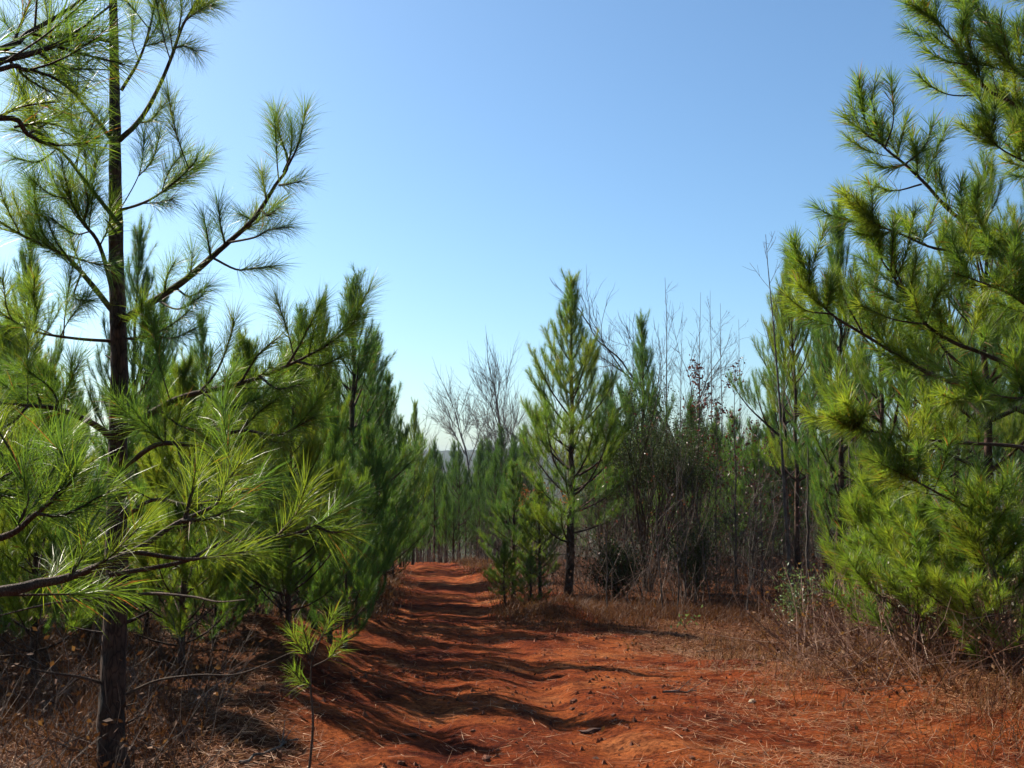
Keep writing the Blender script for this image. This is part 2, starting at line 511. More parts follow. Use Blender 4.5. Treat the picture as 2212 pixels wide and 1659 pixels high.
def pine_mesh(seed, H, rmax, cb, per=100, nlen=.16, nw=.003, seg=1, wsp=.42, dens=1.0, low_dead=.0, shoot=.3, needle_mat=None, trunk_r=None, tone=(.2, .7), gap=0.0, sides=(8, 4), lean=.0, nbr=(4, 6), tilt=(.15, .9)):
    rs = np.random.default_rng(seed)
    wood, fol = MB(), MB()
    n = max(10, int(H / .3))
    zz = np.linspace(-.12, H, n)
    bx = np.cumsum(rs.normal(0, .012, n)) * H / 5; by = np.cumsum(rs.normal(0, .012, n)) * H / 5
    bx += lean * (zz / H) ** 2 * H
    tp = np.stack([bx, by, zz], -1)
    r0 = trunk_r or H * .0125
    tube(wood, tp, r0 * (1 - zz / H * .93) * np.where(zz < .25, 1 + .35 * (1 - np.clip(zz, 0, .25) / .25), 1), sides[0], rough=.06, rs=rs)

    def tpos(z):
        return np.array((np.interp(z, zz, bx), np.interp(z, zz, by), z))
    SP0, SA, SL, ST = [], [], [], []

    def foliate(c, L, tone_):
        # clothe the last part of the curve
        seglen = np.linalg.norm(np.diff(c, axis=0), axis=1)
        acc = 0
        for k in range(len(seglen) - 1, -1, -1):
            if acc >= L: break
            SP0.append(c[k]); SA.append(c[k + 1] - c[k]); SL.append(seglen[k]); ST.append(tone_)
            acc += seglen[k]
    z = cb
    az0 = rs.uniform(0, 6.28)
    while z < H - .18:
        u = (z - cb) / (H - cb)
        prof = (1 - u) ** .85 * (0.7 + .3 * min(1, u / .15)) * rs.uniform(.85, 1.15)
        nb = rs.integers(nbr[0], nbr[1] + 1)
        az0 += rs.uniform(.4, 1.2)
        for b in range(nb):
            if rs.random() < gap: continue
            az = az0 + b * 2 * math.pi / nb + rs.normal(0, .22)
            L = max(.22, rmax * prof * rs.uniform(.65, 1.2))
            el = tilt[0] + (tilt[1] - tilt[0]) * u + rs.normal(0, .1)
            d = np.array((math.cos(az) * math.cos(el), math.sin(az) * math.cos(el), math.sin(el)))
            p = tpos(z + rs.uniform(-.1, .1))
            nseg = max(4, int(L / .2))
            c = shoot_curve(p, d, L, 1.0, nseg, rs, .05)
            rb = r0 * .36 * (L / rmax) ** .7 * (1 - .4 * u) + .003
            tube(wood, c, np.linspace(rb, .003, len(c)), sides[1])
            tone_b = rs.uniform(*tone)
            foliate(c, shoot * 1.25, tone_b)
            s = .28 + rs.uniform(0, .1)
            side = rs.choice([-1, 1])
            while s < .96:
                k = s * (len(c) - 1); k0 = int(k)
                q = c[k0] + (c[min(k0 + 1, len(c) - 1)] - c[k0]) * (k - k0)
                dd = unit(c[min(k0 + 1, len(c) - 1)] - c[k0])
                hz = unit(np.cross(dd, (0, 0, 1)))
                ang = rs.uniform(.45, .85) * side
                sd = math.cos(ang) * dd + math.sin(ang) * hz + np.array((0, 0, rs.uniform(-.1, .35)))
                sl = max(.24, (1 - s) * L * .55 * rs.uniform(.7, 1.25) + .16)
                sc = shoot_curve(q, sd, sl, 1.15, max(3, int(sl / .13)), rs)
                tube(wood, sc, np.linspace(.0045, .0022, len(sc)), 3)
                to = np.clip(tone_b + rs.normal(0, .1), 0.02, .85)
                foliate(sc, shoot, to)
                if sl > .5:
                    for sg in (-1, 1):
                        k1 = rs.integers(1, len(sc) - 1)
                        hd = unit(np.cross(sd, (0, 0, 1)))
                        tc = shoot_curve(sc[k1], unit(sd) * .75 + sg * hd * .55, sl * .5, 1.1, 3, rs)
                        tube(wood, tc, np.linspace(.0035, .002, 4), 3)
                        foliate(tc, shoot, to)
                side = -side
                s += (.20 / max(L, .3)) / dens * rs.uniform(.75, 1.3)
        z += wsp * rs.uniform(.75, 1.2) * (1 - .35 * u)
    # leading shoot with its candle
    top = tp[-1]
    foliate(tp[-4:], .8, .45)
    for b in range(5):
        a = rs.uniform(0, 6.28)
        c = shoot_curve(tpos(H - rs.uniform(.15, .8)), (math.cos(a) * .6, math.sin(a) * .6, .7), rs.uniform(.3, .55), 1.0, 4, rs)
        tube(wood, c, np.linspace(.005, .002, 5), 3); foliate(c, .42, .45)
    SL = np.array(SL)
    # needles in proportion to shoot length
    cnt = np.maximum(1, np.round(per * SL / .2)).astype(int)
    P0, A, T = np.array(SP0), np.array(SA), np.array(ST)
    rep = np.repeat(np.arange(len(cnt)), np.maximum(1, cnt // 4))
    needles(fol, P0[rep], A[rep], SL[rep], 4, nlen, nw, seg, rs, th=(.22, .80), tone=T[rep], droop=.07)
    # dead snags under the crown
    for b in range(int(low_dead)):
        zz_ = rs.uniform(.25, cb + .3)
        a = rs.uniform(0, 6.28)
        c = shoot_curve(tpos(zz_), (math.cos(a), math.sin(a), rs.uniform(-.1, .3)), rs.uniform(.3, .9), .1, 5, rs, .12)
        tube(wood, c, np.linspace(.008, .002, 6), 3)
    nm = needle_mat or M_NEEDLE
    return wood.mesh('pine_trunk', M_BARK, True), fol.mesh('pine_crown', nm)


PROTO = {
    'a': (6.5, pine_mesh(11, 6.5, 2.1, 1.2, per=88, low_dead=10, nw=.0042, nlen=.16, shoot=.45, wsp=.42, tone=(.3, .8), tilt=(.25, 1.05), dens=1.15)),
    'b': (6.0, pine_mesh(12, 6.0, 1.85, 1.0, per=74, low_dead=8, nw=.0044, nlen=.16, shoot=.45, wsp=.42, tone=(.0, .38), tilt=(.3, 1.15))),  # low needle tone paints in the shade of the left wall
    'c': (6.5, pine_mesh(13, 6.5, 2.1, .6, per=74, low_dead=8, nw=.0044, nlen=.16, shoot=.45, gap=.12, tone=(.08, .6), tilt=(.3, 1.1))),  # needle tone lowered somewhat, standing in for shade in the thicket
    'd': (4.0, pine_mesh(14, 4.0, 1.75, .25, per=80, low_dead=4, nw=.0044, nlen=.16, shoot=.42, wsp=.38, tone=(.0, .42), gap=.1, tilt=(.2, 1.0))),  # needles tinted dark, the thicket's shade put into the colour
    'e': (7.0, pine_mesh(15, 7.0, 1.9, 2.2, per=44, low_dead=14, nw=.006, nlen=.17, shoot=.45, gap=.15, tone=(.05, .5), needle_mat=M_NEEDLE_FAR, tilt=(.25, 1.1))),
    'f': (6.0, pine_mesh(16, 6.0, 1.8, 1.2, per=34, nw=.0075, nlen=.18, shoot=.45, tone=(.1, .6), needle_mat=M_NEEDLE_FAR, sides=(6, 3), tilt=(.25, 1.1))),
    'h': (7.0, pine_mesh(17, 7.0, 2.4, .7, per=75, nw=.0036, nlen=.18, seg=2, shoot=.42, wsp=.46, low_dead=8, tone=(.25, .85), tilt=(.25, 1.0))),
    's': (2.2, pine_mesh(18, 2.2, 1.2, .2, per=95, nw=.0034, nlen=.18, seg=2, shoot=.36, wsp=.36, tone=(.45, .88), gap=.15, tilt=(.35, 1.0), nbr=(4, 6))),
    'w': (5.0, pine_mesh(19, 5.0, 2.2, .5, per=95, nw=.0036, nlen=.18, seg=2, shoot=.40, wsp=.42, tone=(.35, .88), tilt=(.2, .95))),
    'k': (7.0, pine_mesh(21, 7.0, 2.0, 2.5, per=80, low_dead=22, nw=.0044, nlen=.17, shoot=.42, wsp=.48, gap=.25, tone=(.3, .8), tilt=(.3, 1.05))),
    'g': (6.2, pine_mesh(20, 6.2, 1.9, 1.1, per=76, low_dead=8, nw=.0044, nlen=.16, shoot=.48, wsp=.40, tone=(.0, .40), tilt=(.35, 1.2))),  # dark needle tint carries the left wall's shade in its colour
}


def pine(px, d, pytop, proto, rz, wide, label, group=None, name='pine_tree'):
    top = at(px, pytop, d)
    z0 = Z(top[0], d) - .03
    H0, (w, f) = PROTO[proto]
    s = (top[2] - z0) / H0
    t = thing(name, label, 'pine tree', (top[0], d, z0), rz, (s * wide, s * wide, s), group)
    link('trunk', w, t)
    link('crown', f, t)
    return t


# ------------------------------------------------------------------ foreground pine, branch by branch
def px_path(pts, d0, d1):
    p = np.array([at(a, b, 0 + d0 + (d1 - d0) * k / max(1, len(pts) - 1)) for k, (a, b) in enumerate(pts)])
    return p


def hero_branch(tree, pts, d0, d1, r0, subs=(), per=250, nlen=.17, fl=.22, rs=rng, r1=.003, nw=.0017, auto=0, tone=(.25, .8), tips=True, up=.5, side=(.18, .42)):
    wood, fol = MB(), MB()
    main = catmull(px_path(pts, d0, d1), 5)
    tube(wood, main, np.linspace(r0, r1, len(main)) , 7, rough=.04, rs=rs)
    curves = [(main, fl, rs.uniform(*tone))] if tips else []
    for s in subs:
        sp, sd0, sd1 = s
        c = catmull(px_path(sp, sd0, sd1), 4)
        tube(wood, c, np.linspace(max(.0035, r0 * .35), .0025, len(c)), 5)
        curves.append((c, fl, rs.uniform(*tone)))
    L = np.linalg.norm(np.diff(main, axis=0), axis=1).sum()
    for k in range(auto):
        s = rs.uniform(.25, .97); q = int(s * (len(main) - 2))
        dd = unit(main[q + 1] - main[q])
        sd = dd * .6 + unit(rs.normal(size=3)) * .7 + np.array((0, 0, .35))
        c = shoot_curve(main[q], sd, rs.uniform(*side), up, 4, rs)
        tube(wood, c, np.linspace(.004, .0025, len(c)), 4)
        curves.append((c, fl, rs.uniform(*tone)))
    for c, f, to in curves:
        sl = np.linalg.norm(np.diff(c, axis=0), axis=1)
        acc = 0; P, A, LL = [], [], []
        for k in range(len(sl) - 1, -1, -1):
            if acc >= f: break
            P.append(c[k]); A.append(c[k + 1] - c[k]); LL.append(sl[k]); acc += sl[k]
        P, A, LL = np.array(P), np.array(A), np.array(LL)
        cnt = np.maximum(2, np.round(per * LL / .24 / 4).astype(int))
        rep = np.repeat(np.arange(len(cnt)), cnt)
        needles(fol, P[rep], A[rep], LL[rep], 4, nlen, nw, 2, rs, th=(.25, 1.05), tone=np.full(len(rep), to) + rs.normal(0, .08, len(rep)), droop=.10)
    o = link('branch', wood.mesh('pine_branch', M_TWIGPINE, True), tree)
    if fol.n: link('needles', fol.mesh('pine_needles', M_NEEDLE), o)
    return o


rs = np.random.default_rng(101)
D = 5.5
b0 = at(245, 1640, D); b0z = Z(b0[0], D)
hero = thing('pine_tree', 'dark-barked pine with open upswept branches standing in the left foreground', 'pine tree', (0, 0, 0))
wood = MB()
path = [(242, 1665), (240, 1560), (247, 1400), (252, 1250), (252, 1080), (256, 900), (257, 760), (252, 600), (249, 420), (248, 250), (246, 100), (243, -60), (241, -220), (240, -420)]
tp = catmull(np.array([at(a, b, D) for a, b in path]), 6)
tp[0][2] = b0z - .1
rr = np.interp(np.linspace(0, 1, len(tp)), [0, .03, .1, .3, .55, .8, 1], [.100, .078, .067, .054, .040, .023, .005])
tube(wood, tp, rr, 14, rough=.05, rs=rs)
for k in range(16):
    i = int(rs.uniform(.05, .6) * (len(tp) - 1)); a = rs.uniform(0, 6.28)
    c = shoot_curve(tp[i], (math.cos(a), math.sin(a), .25), rs.uniform(.09, .24), .1, 4, rs, .1)
    tube(wood, c, np.linspace(.014, .004, 5) * rs.uniform(.6, 1.1), 6, rough=.12, rs=rs)
link('trunk', wood.mesh('hero_trunk', M_HEROBARK, True), hero)
HB = lambda *a, **k: hero_branch(hero, *a, rs=rs, **k)
HB([(268, 690), (390, 612), (455, 557), (495, 522), (550, 470), (595, 400), (622, 355), (602, 285), (596, 240)], 5.5, 5.3, .021, [
    ([(622, 358), (645, 310), (660, 240)], 5.3, 5.25),
    ([(612, 372), (628, 330), (630, 270)], 5.3, 5.35),
    ([(455, 557), (450, 525), (446, 500), (440, 468)], 5.42, 5.35), ([(486, 528), (476, 485), (472, 440)], 5.4, 5.3),
    ([(495, 524), (550, 513), (580, 497), (625, 490)], 5.38, 5.2), ([(545, 478), (535, 470), (515, 462)], 5.35, 5.4), ([(565, 455), (580, 465), (600, 450)], 5.33, 5.2),
    ([(460, 557), (510, 582), (545, 580), (590, 575)], 5.4, 5.25), ([(603, 400), (620, 398), (650, 392)], 5.3, 5.2), ([(575, 430), (570, 400), (565, 370)], 5.33, 5.45),
    ([(400, 605), (412, 585), (415, 545)], 5.48, 5.4), ([(355, 638), (360, 600), (375, 570)], 5.48, 5.35), ([(380, 622), (410, 640), (450, 618)], 5.48, 5.3), ([(340, 648), (385, 668), (435, 640)], 5.48, 5.2)], auto=3)
HB([(258, 303), (300, 262), (335, 205), (368, 130), (395, 55), (430, -5), (450, -60)], 5.5, 5.35, .016, [
    ([(372, 105), (400, 100), (425, 112)], 5.42, 5.3), ([(385, 70), (392, 20), (385, -30)], 5.4, 5.45), ([(395, 50), (425, 25), (460, 10)], 5.38, 5.2), ([(300, 265), (325, 260), (355, 225)], 5.48, 5.3)], auto=4)
HB([(262, 195), (295, 140), (315, 90), (332, 20), (338, -40)], 5.5, 5.6, .010, [([(310, 100), (345, 92), (375, 75)], 5.55, 5.5), ([(300, 130), (285, 80), (290, 20)], 5.55, 5.7)], auto=4)
HB([(258, 455), (310, 438), (350, 415), (395, 378), (425, 345)], 5.5, 5.3, .009, [([(262, 448), (292, 395), (306, 355), (312, 285)], 5.5, 5.4), ([(300, 380), (330, 345), (345, 290)], 5.45, 5.4), ([(310, 440), (345, 437), (372, 430)], 5.45, 5.3), ([(350, 412), (365, 370), (395, 330)], 5.42, 5.35)], auto=3)
HB([(246, 640), (215, 530), (178, 480), (150, 430), (130, 390)], 5.5, 5.2, .014, [([(216, 530), (233, 492), (240, 440)], 5.4, 5.3), ([(195, 500), (160, 505), (110, 470)], 5.35, 5.1), ([(180, 485), (190, 440), (180, 390)], 5.3, 5.2), ([(150, 430), (110, 420), (70, 390)], 5.2, 5.0)], auto=6)
HB([(243, 672), (190, 605), (140, 552), (80, 525), (20, 492), (-40, 450)], 5.5, 5.0, .017, [([(150, 560), (120, 520), (100, 470)], 5.25, 5.1), ([(145, 552), (200, 568), (242, 575)], 5.25, 5.2), ([(130, 548), (90, 500), (80, 440)], 5.2, 5.2), ([(90, 530), (60, 500), (30, 430)], 5.1, 5.2), ([(175, 590), (160, 640), (190, 650)], 5.3, 5.0)], auto=7)
HB([(243, 737), (170, 732), (90, 720), (40, 700), (-20, 660)], 5.5, 5.0, .010, [([(130, 728), (150, 690), (190, 640)], 5.3, 5.1), ([(70, 715), (80, 670), (60, 620)], 5.1, 5.1)], auto=4)
HB([(241, 302), (205, 255), (165, 205), (120, 150), (80, 90)], 5.5, 5.3, .013, [([(190, 240), (140, 250), (90, 220)], 5.4, 5.2), ([(165, 205), (170, 140), (165, 80)], 5.4, 5.4)], auto=8)
HB([(242, 465), (190, 400), (140, 335), (90, 300), (30, 280)], 5.5, 5.1, .013, [([(165, 365), (170, 310), (150, 250)], 5.3, 5.3), ([(120, 325), (80, 350), (30, 340)], 5.2, 5.0)], auto=8)
HB([(270, 732), (315, 728), (365, 705), (405, 675)], 5.5, 5.2, .008, [([(330, 726), (375, 730), (420, 710)], 5.4, 5.1)], auto=3)
HB([(246, 948), (200, 915), (130, 885), (60, 876), (-30, 868)], 5.5, 4.6, .021, [([(130, 885), (110, 840), (60, 800)], 5.1, 4.8), ([(60, 876), (30, 910), (-10, 930)], 4.8, 4.5), ([(90, 880), (70, 830), (20, 790)], 5.0, 5.0)], auto=6)
HB([(264, 940), (330, 890), (400, 855), (520, 828), (620, 790), (690, 755), (720, 735)], 5.5, 4.9, .021, [
    ([(430, 848), (470, 800), (500, 720), (505, 690)], 5.2, 5.1), ([(440, 850), (500, 880), (560, 860)], 5.2, 4.9), ([(520, 828), (555, 770), (600, 730)], 5.1, 5.0), ([(620, 790), (650, 740), (690, 660)], 5.0, 4.9), ([(640, 780), (690, 790), (740, 770)], 5.0, 4.8),
    ([(345, 885), (390, 920), (450, 930)], 5.4, 5.1), ([(560, 812), (600, 840), (650, 830)], 5.0, 4.8)], auto=10)
HB([(268, 1010), (340, 960), (430, 960), (520, 930), (600, 940), (680, 900)], 5.5, 4.8, .016, [([(430, 958), (470, 1000), (540, 1010)], 5.1, 4.9), ([(520, 930), (560, 890), (600, 860)], 5.0, 4.9), ([(380, 958), (400, 1010), (440, 1040)], 5.2, 4.9)], auto=9)
HB([(268, 1120), (330, 1080), (420, 1090), (520, 1060), (610, 1080)], 5.5, 4.9, .012, [([(430, 1088), (480, 1120), (560, 1130)], 5.1, 4.9)], auto=7)
# dead, bare lower limbs
HB([(268, 1290), (330, 1282), (420, 1290), (470, 1300), (530, 1296)], 5.5, 5.1, .010, tips=False)
HB([(238, 1292), (150, 1298), (80, 1310), (-20, 1335)], 5.5, 5.0, .009, tips=False)
HB([(236, 1480), (170, 1462), (90, 1450), (0, 1428)], 5.5, 5.1, .010, tips=False)
HB([(272, 1500), (340, 1470), (430, 1458), (520, 1455), (640, 1405)], 5.5, 5.3, .008, tips=False)

# near pine whose trunk is outside the picture; its boughs reach in from the left edge
rs = np.random.default_rng(202)
nx0, ny0 = -2.35, 2.7
near = thing('pine_tree', 'near pine out of frame whose long-needled boughs reach in at the left edge', 'pine tree', (0, 0, 0))
wood = MB()
zz = np.linspace(-.1, 5.2, 24)
tube(wood, np.stack([nx0 + .03 * np.sin(zz), ny0 + .02 * np.cos(zz * 1.3), Z(nx0, ny0) + zz], -1), .075 * (1 - zz / 5.6), 12, rough=.05, rs=rs)
link('trunk', wood.mesh('near_trunk', M_BARK, True), near)
NB = lambda *a, **k: hero_branch(near, *a, rs=rs, **k)
KW = dict(per=185, nlen=.165, fl=.17, nw=.0017, tone=(.3, .82))
NB([(-900, 1400), (-400, 1330), (0, 1278), (75, 1262), (155, 1245), (290, 1190), (380, 1132), (470, 1090), (560, 1040)], 2.72, 3.3, .022, [
    ([(155, 1245), (205, 1225), (250, 1190), (300, 1140)], 2.85, 2.8), ([(150, 1247), (180, 1190), (190, 1130)], 2.85, 2.9), ([(290, 1192), (400, 1208), (450, 1203), (550, 1190)], 2.95, 3.1),
    ([(235, 1242), (400, 1212), (480, 1172), (600, 1160), (680, 1135), (750, 1085)], 2.95, 3.5), ([(400, 1120), (415, 1060), (425, 1010)], 3.0, 3.0), ([(395, 1125), (450, 1120), (500, 1100)], 3.0, 2.9), ([(470, 1090), (490, 1040), (520, 1000)], 3.1, 3.1),
    ([(600, 1160), (640, 1110), (660, 1050)], 3.3, 3.3), ([(680, 1135), (715, 1150), (750, 1145)], 3.4, 3.4)], auto=3, **KW)
NB([(-700, 1290), (-200, 1190), (0, 1162), (75, 1112), (140, 1055), (165, 1020)], 2.7, 2.6, .013, [([(80, 1110), (140, 1112), (220, 1070)], 2.6, 2.55), ([(40, 1135), (60, 1080), (50, 1030)], 2.6, 2.6), ([(110, 1080), (150, 1020), (120, 960)], 2.6, 2.65)], auto=2, **KW)
NB([(-700, 1150), (-250, 1080), (-40, 1060), (30, 1010), (60, 960)], 2.7, 2.9, .012, [([(-40, 1060), (20, 1070), (70, 1060)], 2.8, 2.8)], auto=4, **KW)
KW['per'] = 130
NB([(-800, 420), (-300, 210), (0, 108), (60, 72), (140, 25), (200, -20)], 2.7, 3.0, .015, [([(0, 108), (60, 120), (120, 95)], 2.85, 2.85), ([(60, 72), (120, 80), (190, 55)], 2.9, 2.95), ([(30, 90), (50, 40), (70, -10)], 2.9, 3.0)], auto=2, **KW)
NB([(-800, 420), (-300, 200), (0, 132), (100, 105), (165, 80), (240, 90)], 2.7, 2.9, .014, [([(80, 110), (130, 145), (200, 150)], 2.85, 2.8), ([(20, 130), (60, 170), (110, 200)], 2.8, 2.75), ([(120, 100), (190, 120), (270, 140)], 2.85, 2.85)], auto=2, **KW)
NB([(-800, 480), (-300, 330), (0, 255), (60, 290), (110, 312), (190, 310)], 2.7, 2.9, .012, [([(-20, 260), (50, 230), (120, 220)], 2.8, 2.8), ([(30, 275), (90, 265), (140, 275)], 2.8, 2.85)], auto=1, **KW)
NB([(-800, 480), (-300, 260), (0, 150), (50, 150), (110, 165), (160, 200)], 2.7, 2.75, .010, auto=2, **KW)

# young pine on a thin stem in front of the bank
rs = np.random.default_rng(303)
seedling = thing('pine_seedling', 'thin-stemmed pine seedling with two bright needle tufts in front of the red bank', 'pine seedling', (0, 0, 0))
wood = MB()
sp_ = catmull(np.array([at(664, 1700, 5.3), at(676, 1570, 5.3), at(671, 1480, 5.3), at(674, 1415, 5.3)]), 5)
sp_[0][2] = Z(sp_[0][0], 5.3) - .05
tube(wood, sp_, np.linspace(.008, .004, len(sp_)), 6)
link('trunk', wood.mesh('seedling_stem', M_TWIGPINE, True), seedling)
for pth in ([(672, 1418), (664, 1390), (655, 1360)], [(674, 1430), (690, 1385), (712, 1345), (722, 1325)], [(674, 1425), (650, 1400), (630, 1370)], [(676, 1440), (712, 1420), (740, 1380)], [(672, 1480), (650, 1470), (636, 1450)]):
    hero_branch(seedling, pth, 5.3, 5.25, .005, rs=rs, per=150, nlen=.13, fl=.13, nw=.0018, tone=(.4, .8))

# ------------------------------------------------------------------ the pines along the track
L_ = [
    (1588, 27, 905, 'd', 1.0, 1.2, 'pine top closing the gap behind the red-leaved saplings'),
    (1625, 25, 925, 'd', 3.0, 1.2, 'pine closing the gap beside the tall leafless sapling'),
    (1545, 29, 915, 'b', 5.0, 1.3, 'dark pine behind the thin stand of bare saplings'),
    (1655, 28, 890, 'b', 2.0, 1.2, 'dark pine between the bare saplings and the right thicket'),
    (330, 9.6, 985, 'd', 1.4, 1.1, 'low pine with boughs to the ground behind the dead limbs'),
    (200, 9.0, 1040, 'd', 4.9, 1.1, 'low shaded pine left of the foreground trunk base'),
    (470, 8.6, 1075, 'd', 2.5, 1.1, 'low pine in the shade under the long bough'),
    (560, 10.2, 1010, 'd', 6.0, 1.1, 'low pine filling the shade left of the seedling'),
    (20, 9.2, 1010, 'd', 3.7, 1.1, 'low shaded pine at the left edge under the near boughs'),
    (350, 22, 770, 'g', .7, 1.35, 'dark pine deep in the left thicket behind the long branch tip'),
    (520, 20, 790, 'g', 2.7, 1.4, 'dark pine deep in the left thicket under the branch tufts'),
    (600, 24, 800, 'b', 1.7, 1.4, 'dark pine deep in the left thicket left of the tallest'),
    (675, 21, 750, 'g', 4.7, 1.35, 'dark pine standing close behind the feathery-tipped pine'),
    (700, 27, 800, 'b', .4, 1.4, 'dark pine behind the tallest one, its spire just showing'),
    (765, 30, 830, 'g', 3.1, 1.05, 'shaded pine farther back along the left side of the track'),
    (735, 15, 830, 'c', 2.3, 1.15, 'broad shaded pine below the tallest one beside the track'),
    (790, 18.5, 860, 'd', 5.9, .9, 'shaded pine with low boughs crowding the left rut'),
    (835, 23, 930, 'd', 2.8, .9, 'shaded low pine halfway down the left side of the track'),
    (60, 15, 470, 'c', .3, .75, 'loose-topped pine at the left edge, seen behind the foreground trunk'),
    (-90, 11, 560, 'h', 1.3, .9, 'full pine cut by the left edge behind the near boughs'),
    (90, 7.6, 800, 'w', 2.0, 1.0, 'bright green pine directly behind the lower half of the foreground trunk'),
    (292, 14, 482, 'b', 1.0, .8, 'narrow spire-topped pine rising just beside the foreground trunk'),
    (362, 16, 620, 'b', 4.0, .75, 'slender pine behind the long upswept branch of the foreground pine'),
    (432, 19, 672, 'b', 2.2, .8, 'small dark pine spire in the dip left of the track'),
    (410, 8.0, 790, 'w', 4.4, 1.0, 'glossy pine filling the middle of the left thicket'),
    (630, 9.0, 760, 'w', .6, .85, 'long-needled pine with shining fronds on the left bank'),
    (530, 15, 750, 'c', 5.0, .9, 'dense pine in the second row of the left thicket'),
    (690, 12.5, 650, 'h', 3.0, .72, 'pine with feathery upright tips at the shoulder of the left thicket'),
    (752, 17.5, 598, 'g', 1.7, 1.2, 'tallest dark pine overhanging the left side of the track'),
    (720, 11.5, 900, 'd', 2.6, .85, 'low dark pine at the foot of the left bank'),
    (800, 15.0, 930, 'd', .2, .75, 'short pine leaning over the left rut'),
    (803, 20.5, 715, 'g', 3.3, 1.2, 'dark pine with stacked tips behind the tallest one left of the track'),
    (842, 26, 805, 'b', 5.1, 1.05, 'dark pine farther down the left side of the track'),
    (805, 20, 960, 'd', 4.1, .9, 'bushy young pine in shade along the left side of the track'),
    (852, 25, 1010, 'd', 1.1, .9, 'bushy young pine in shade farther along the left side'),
    (868, 30, 905, 'c', 2.2, .75, 'pine whose top tufts stand against the pale sky left of the gap'),
    (893, 33, 872, 'a', .9, .7, 'last tall pine on the left before the gap'),
    (872, 31, 1060, 'd', 3.6, .8, 'small dark pine beside the far end of the track'),
    (1223, 19, 605, 'a', .55, 1.12, 'upright conical pine with a bare lower trunk right of the track'),
    (1112, 19.6, 1000, 'c', 1.0, 1.5, 'bright bushy young pine left of the conical pine, at the track edge'),
    (1168, 19.2, 1040, 'a', 3.3, 1.5, 'bright young pine whose boughs merge with the conical pine'),
    (1150, 18.0, 1190, 'c', 2.0, 2.0, 'low wide pine in front of the conical pine'),
    (1092, 18.6, 1170, 'a', 5.0, 1.6, 'lowest young pine at the track edge left of the conical pine'),
    (748, 10.4, 1030, 'd', 4.4, 1.0, 'dark low pine whose shade falls across the near track'),
    (1383, 25, 680, 'b', 2.0, .85, 'spire-topped pine rising behind the grey-green shrub'),
    (1310, 27, 815, 'f', 3.0, .85, 'dark pine tip between the conical pine and the shrub'),
    (1690, 21, 595, 'k', .2, .8, 'pine with blunt dark tips behind the tall leafless sapling'),
    (1712, 17, 545, 'k', 2.2, .75, 'pine with layered boughs beside the tall leafless sapling'),
    (1797, 15.0, 440, 'g', 1.5, .75, 'tall pine with a pointed leader above the right thicket'),
    (1890, 13, 500, 'k', 4.0, .85, 'broad bright pine in the middle of the right thicket'),
    (2050, 20, 470, 'k', 1.9, .8, 'pine in the back row behind the big right-hand pine'),
    (2112, 12.5, 330, 'k', 5.3, 1.0, 'pine with a straight visible trunk inside the right thicket'),
    (2420, 11.5, 100, 'h', 3.4, .9, 'pine cut by the right edge behind the biggest one'),
    (2225, 15, 380, 'k', .4, .9, 'dark pine low between the straight trunk and the right edge'),
    (1985, 15.5, 540, 'k', 2.4, .9, 'dense pine in the second row of the right thicket'),
    (1775, 22, 640, 'k', 5.4, .9, 'shadowed pine behind the pointed-leader pine'),
    (-330, 8.6, 600, 'w', .9, 1.0, 'pine added just outside the left edge to shade the dead grass'),  # this pine and the next are added out of frame to cast shade
    (-420, 11.5, 420, 'g', 2.9, 1.1, 'second pine added outside the left edge for shade'),
    (30, 12.5, 700, 'w', 5.5, 1.0, 'thick pine low at the left edge behind the dead limbs'),
    (270, 10.8, 850, 'd', 3.1, 1.1, 'bushy pine with shaded lower boughs behind the foreground trunk'),
    (520, 9.6, 740, 'w', 1.6, .95, 'pine in the middle of the left thicket behind the shining fronds'),
    (650, 16.5, 665, 'g', 3.7, 1.25, 'dense pine filling the left thicket below the tallest one'),
    (610, 11.5, 960, 'd', 5.2, 1.0, 'low pine with boughs to the ground behind the seedling'),
    (775, 13.2, 1000, 'd', 1.9, .75, 'low pine shading the big dark patch on the track'),
    (1975, 9.0, 1090, 's', .4, 1.55, 'bright low pine bush over the brown brambles at right'),
    (2120, 8.2, 1075, 's', 2.9, 1.5, 'second low pine bush at the right edge above the brambles'),
    (1905, 11.0, 1020, 's', 1.2, 1.3, 'bright young pine beside the brambles'),
]
for a in L_: pine(*a)

# biggest pine at the right edge, bough by bough
rs = np.random.default_rng(505)
big = thing('pine_tree', 'biggest pine leaning in from the right edge with long rising boughs', 'pine tree', (0, 0, 0))
wood = MB()
bx_, by_ = (2350 - 1106) / 2171 * 8.8, 8.8
zz = np.linspace(-.1, 7.6, 30)
tube(wood, np.stack([bx_ + .04 * np.sin(zz), by_ + .03 * np.cos(zz * 1.3), Z(bx_, by_) + zz], -1), .085 * (1 - zz / 8.0), 12, rough=.05, rs=rs)
link('trunk', wood.mesh('big_trunk', M_BARK, True), big)
GB = lambda p, r, auto, d1=8.3, subs=(), **k: hero_branch(big, p, 8.8, d1, r, subs, rs=rs, auto=auto, per=150, nlen=.19, fl=.30, nw=.0038, tone=(.35, .88), side=(.2, .5), **k)
GB([(2350, 700), (2260, 610), (2174, 540), (2060, 462), (2004, 402), (1955, 355), (1910, 318), (1870, 265), (1855, 175)], .026, 22, 8.2, [
    ([(1912, 320), (1930, 260), (1925, 175)], 8.2, 8.1), ([(1900, 310), (1860, 280), (1840, 230)], 8.2, 8.3), ([(1955, 355), (1995, 320), (2015, 270)], 8.3, 8.2), ([(1990, 398), (1930, 412), (1870, 395)], 8.3, 8.1), ([(1960, 355), (1915, 362), (1880, 350)], 8.2, 8.3)])
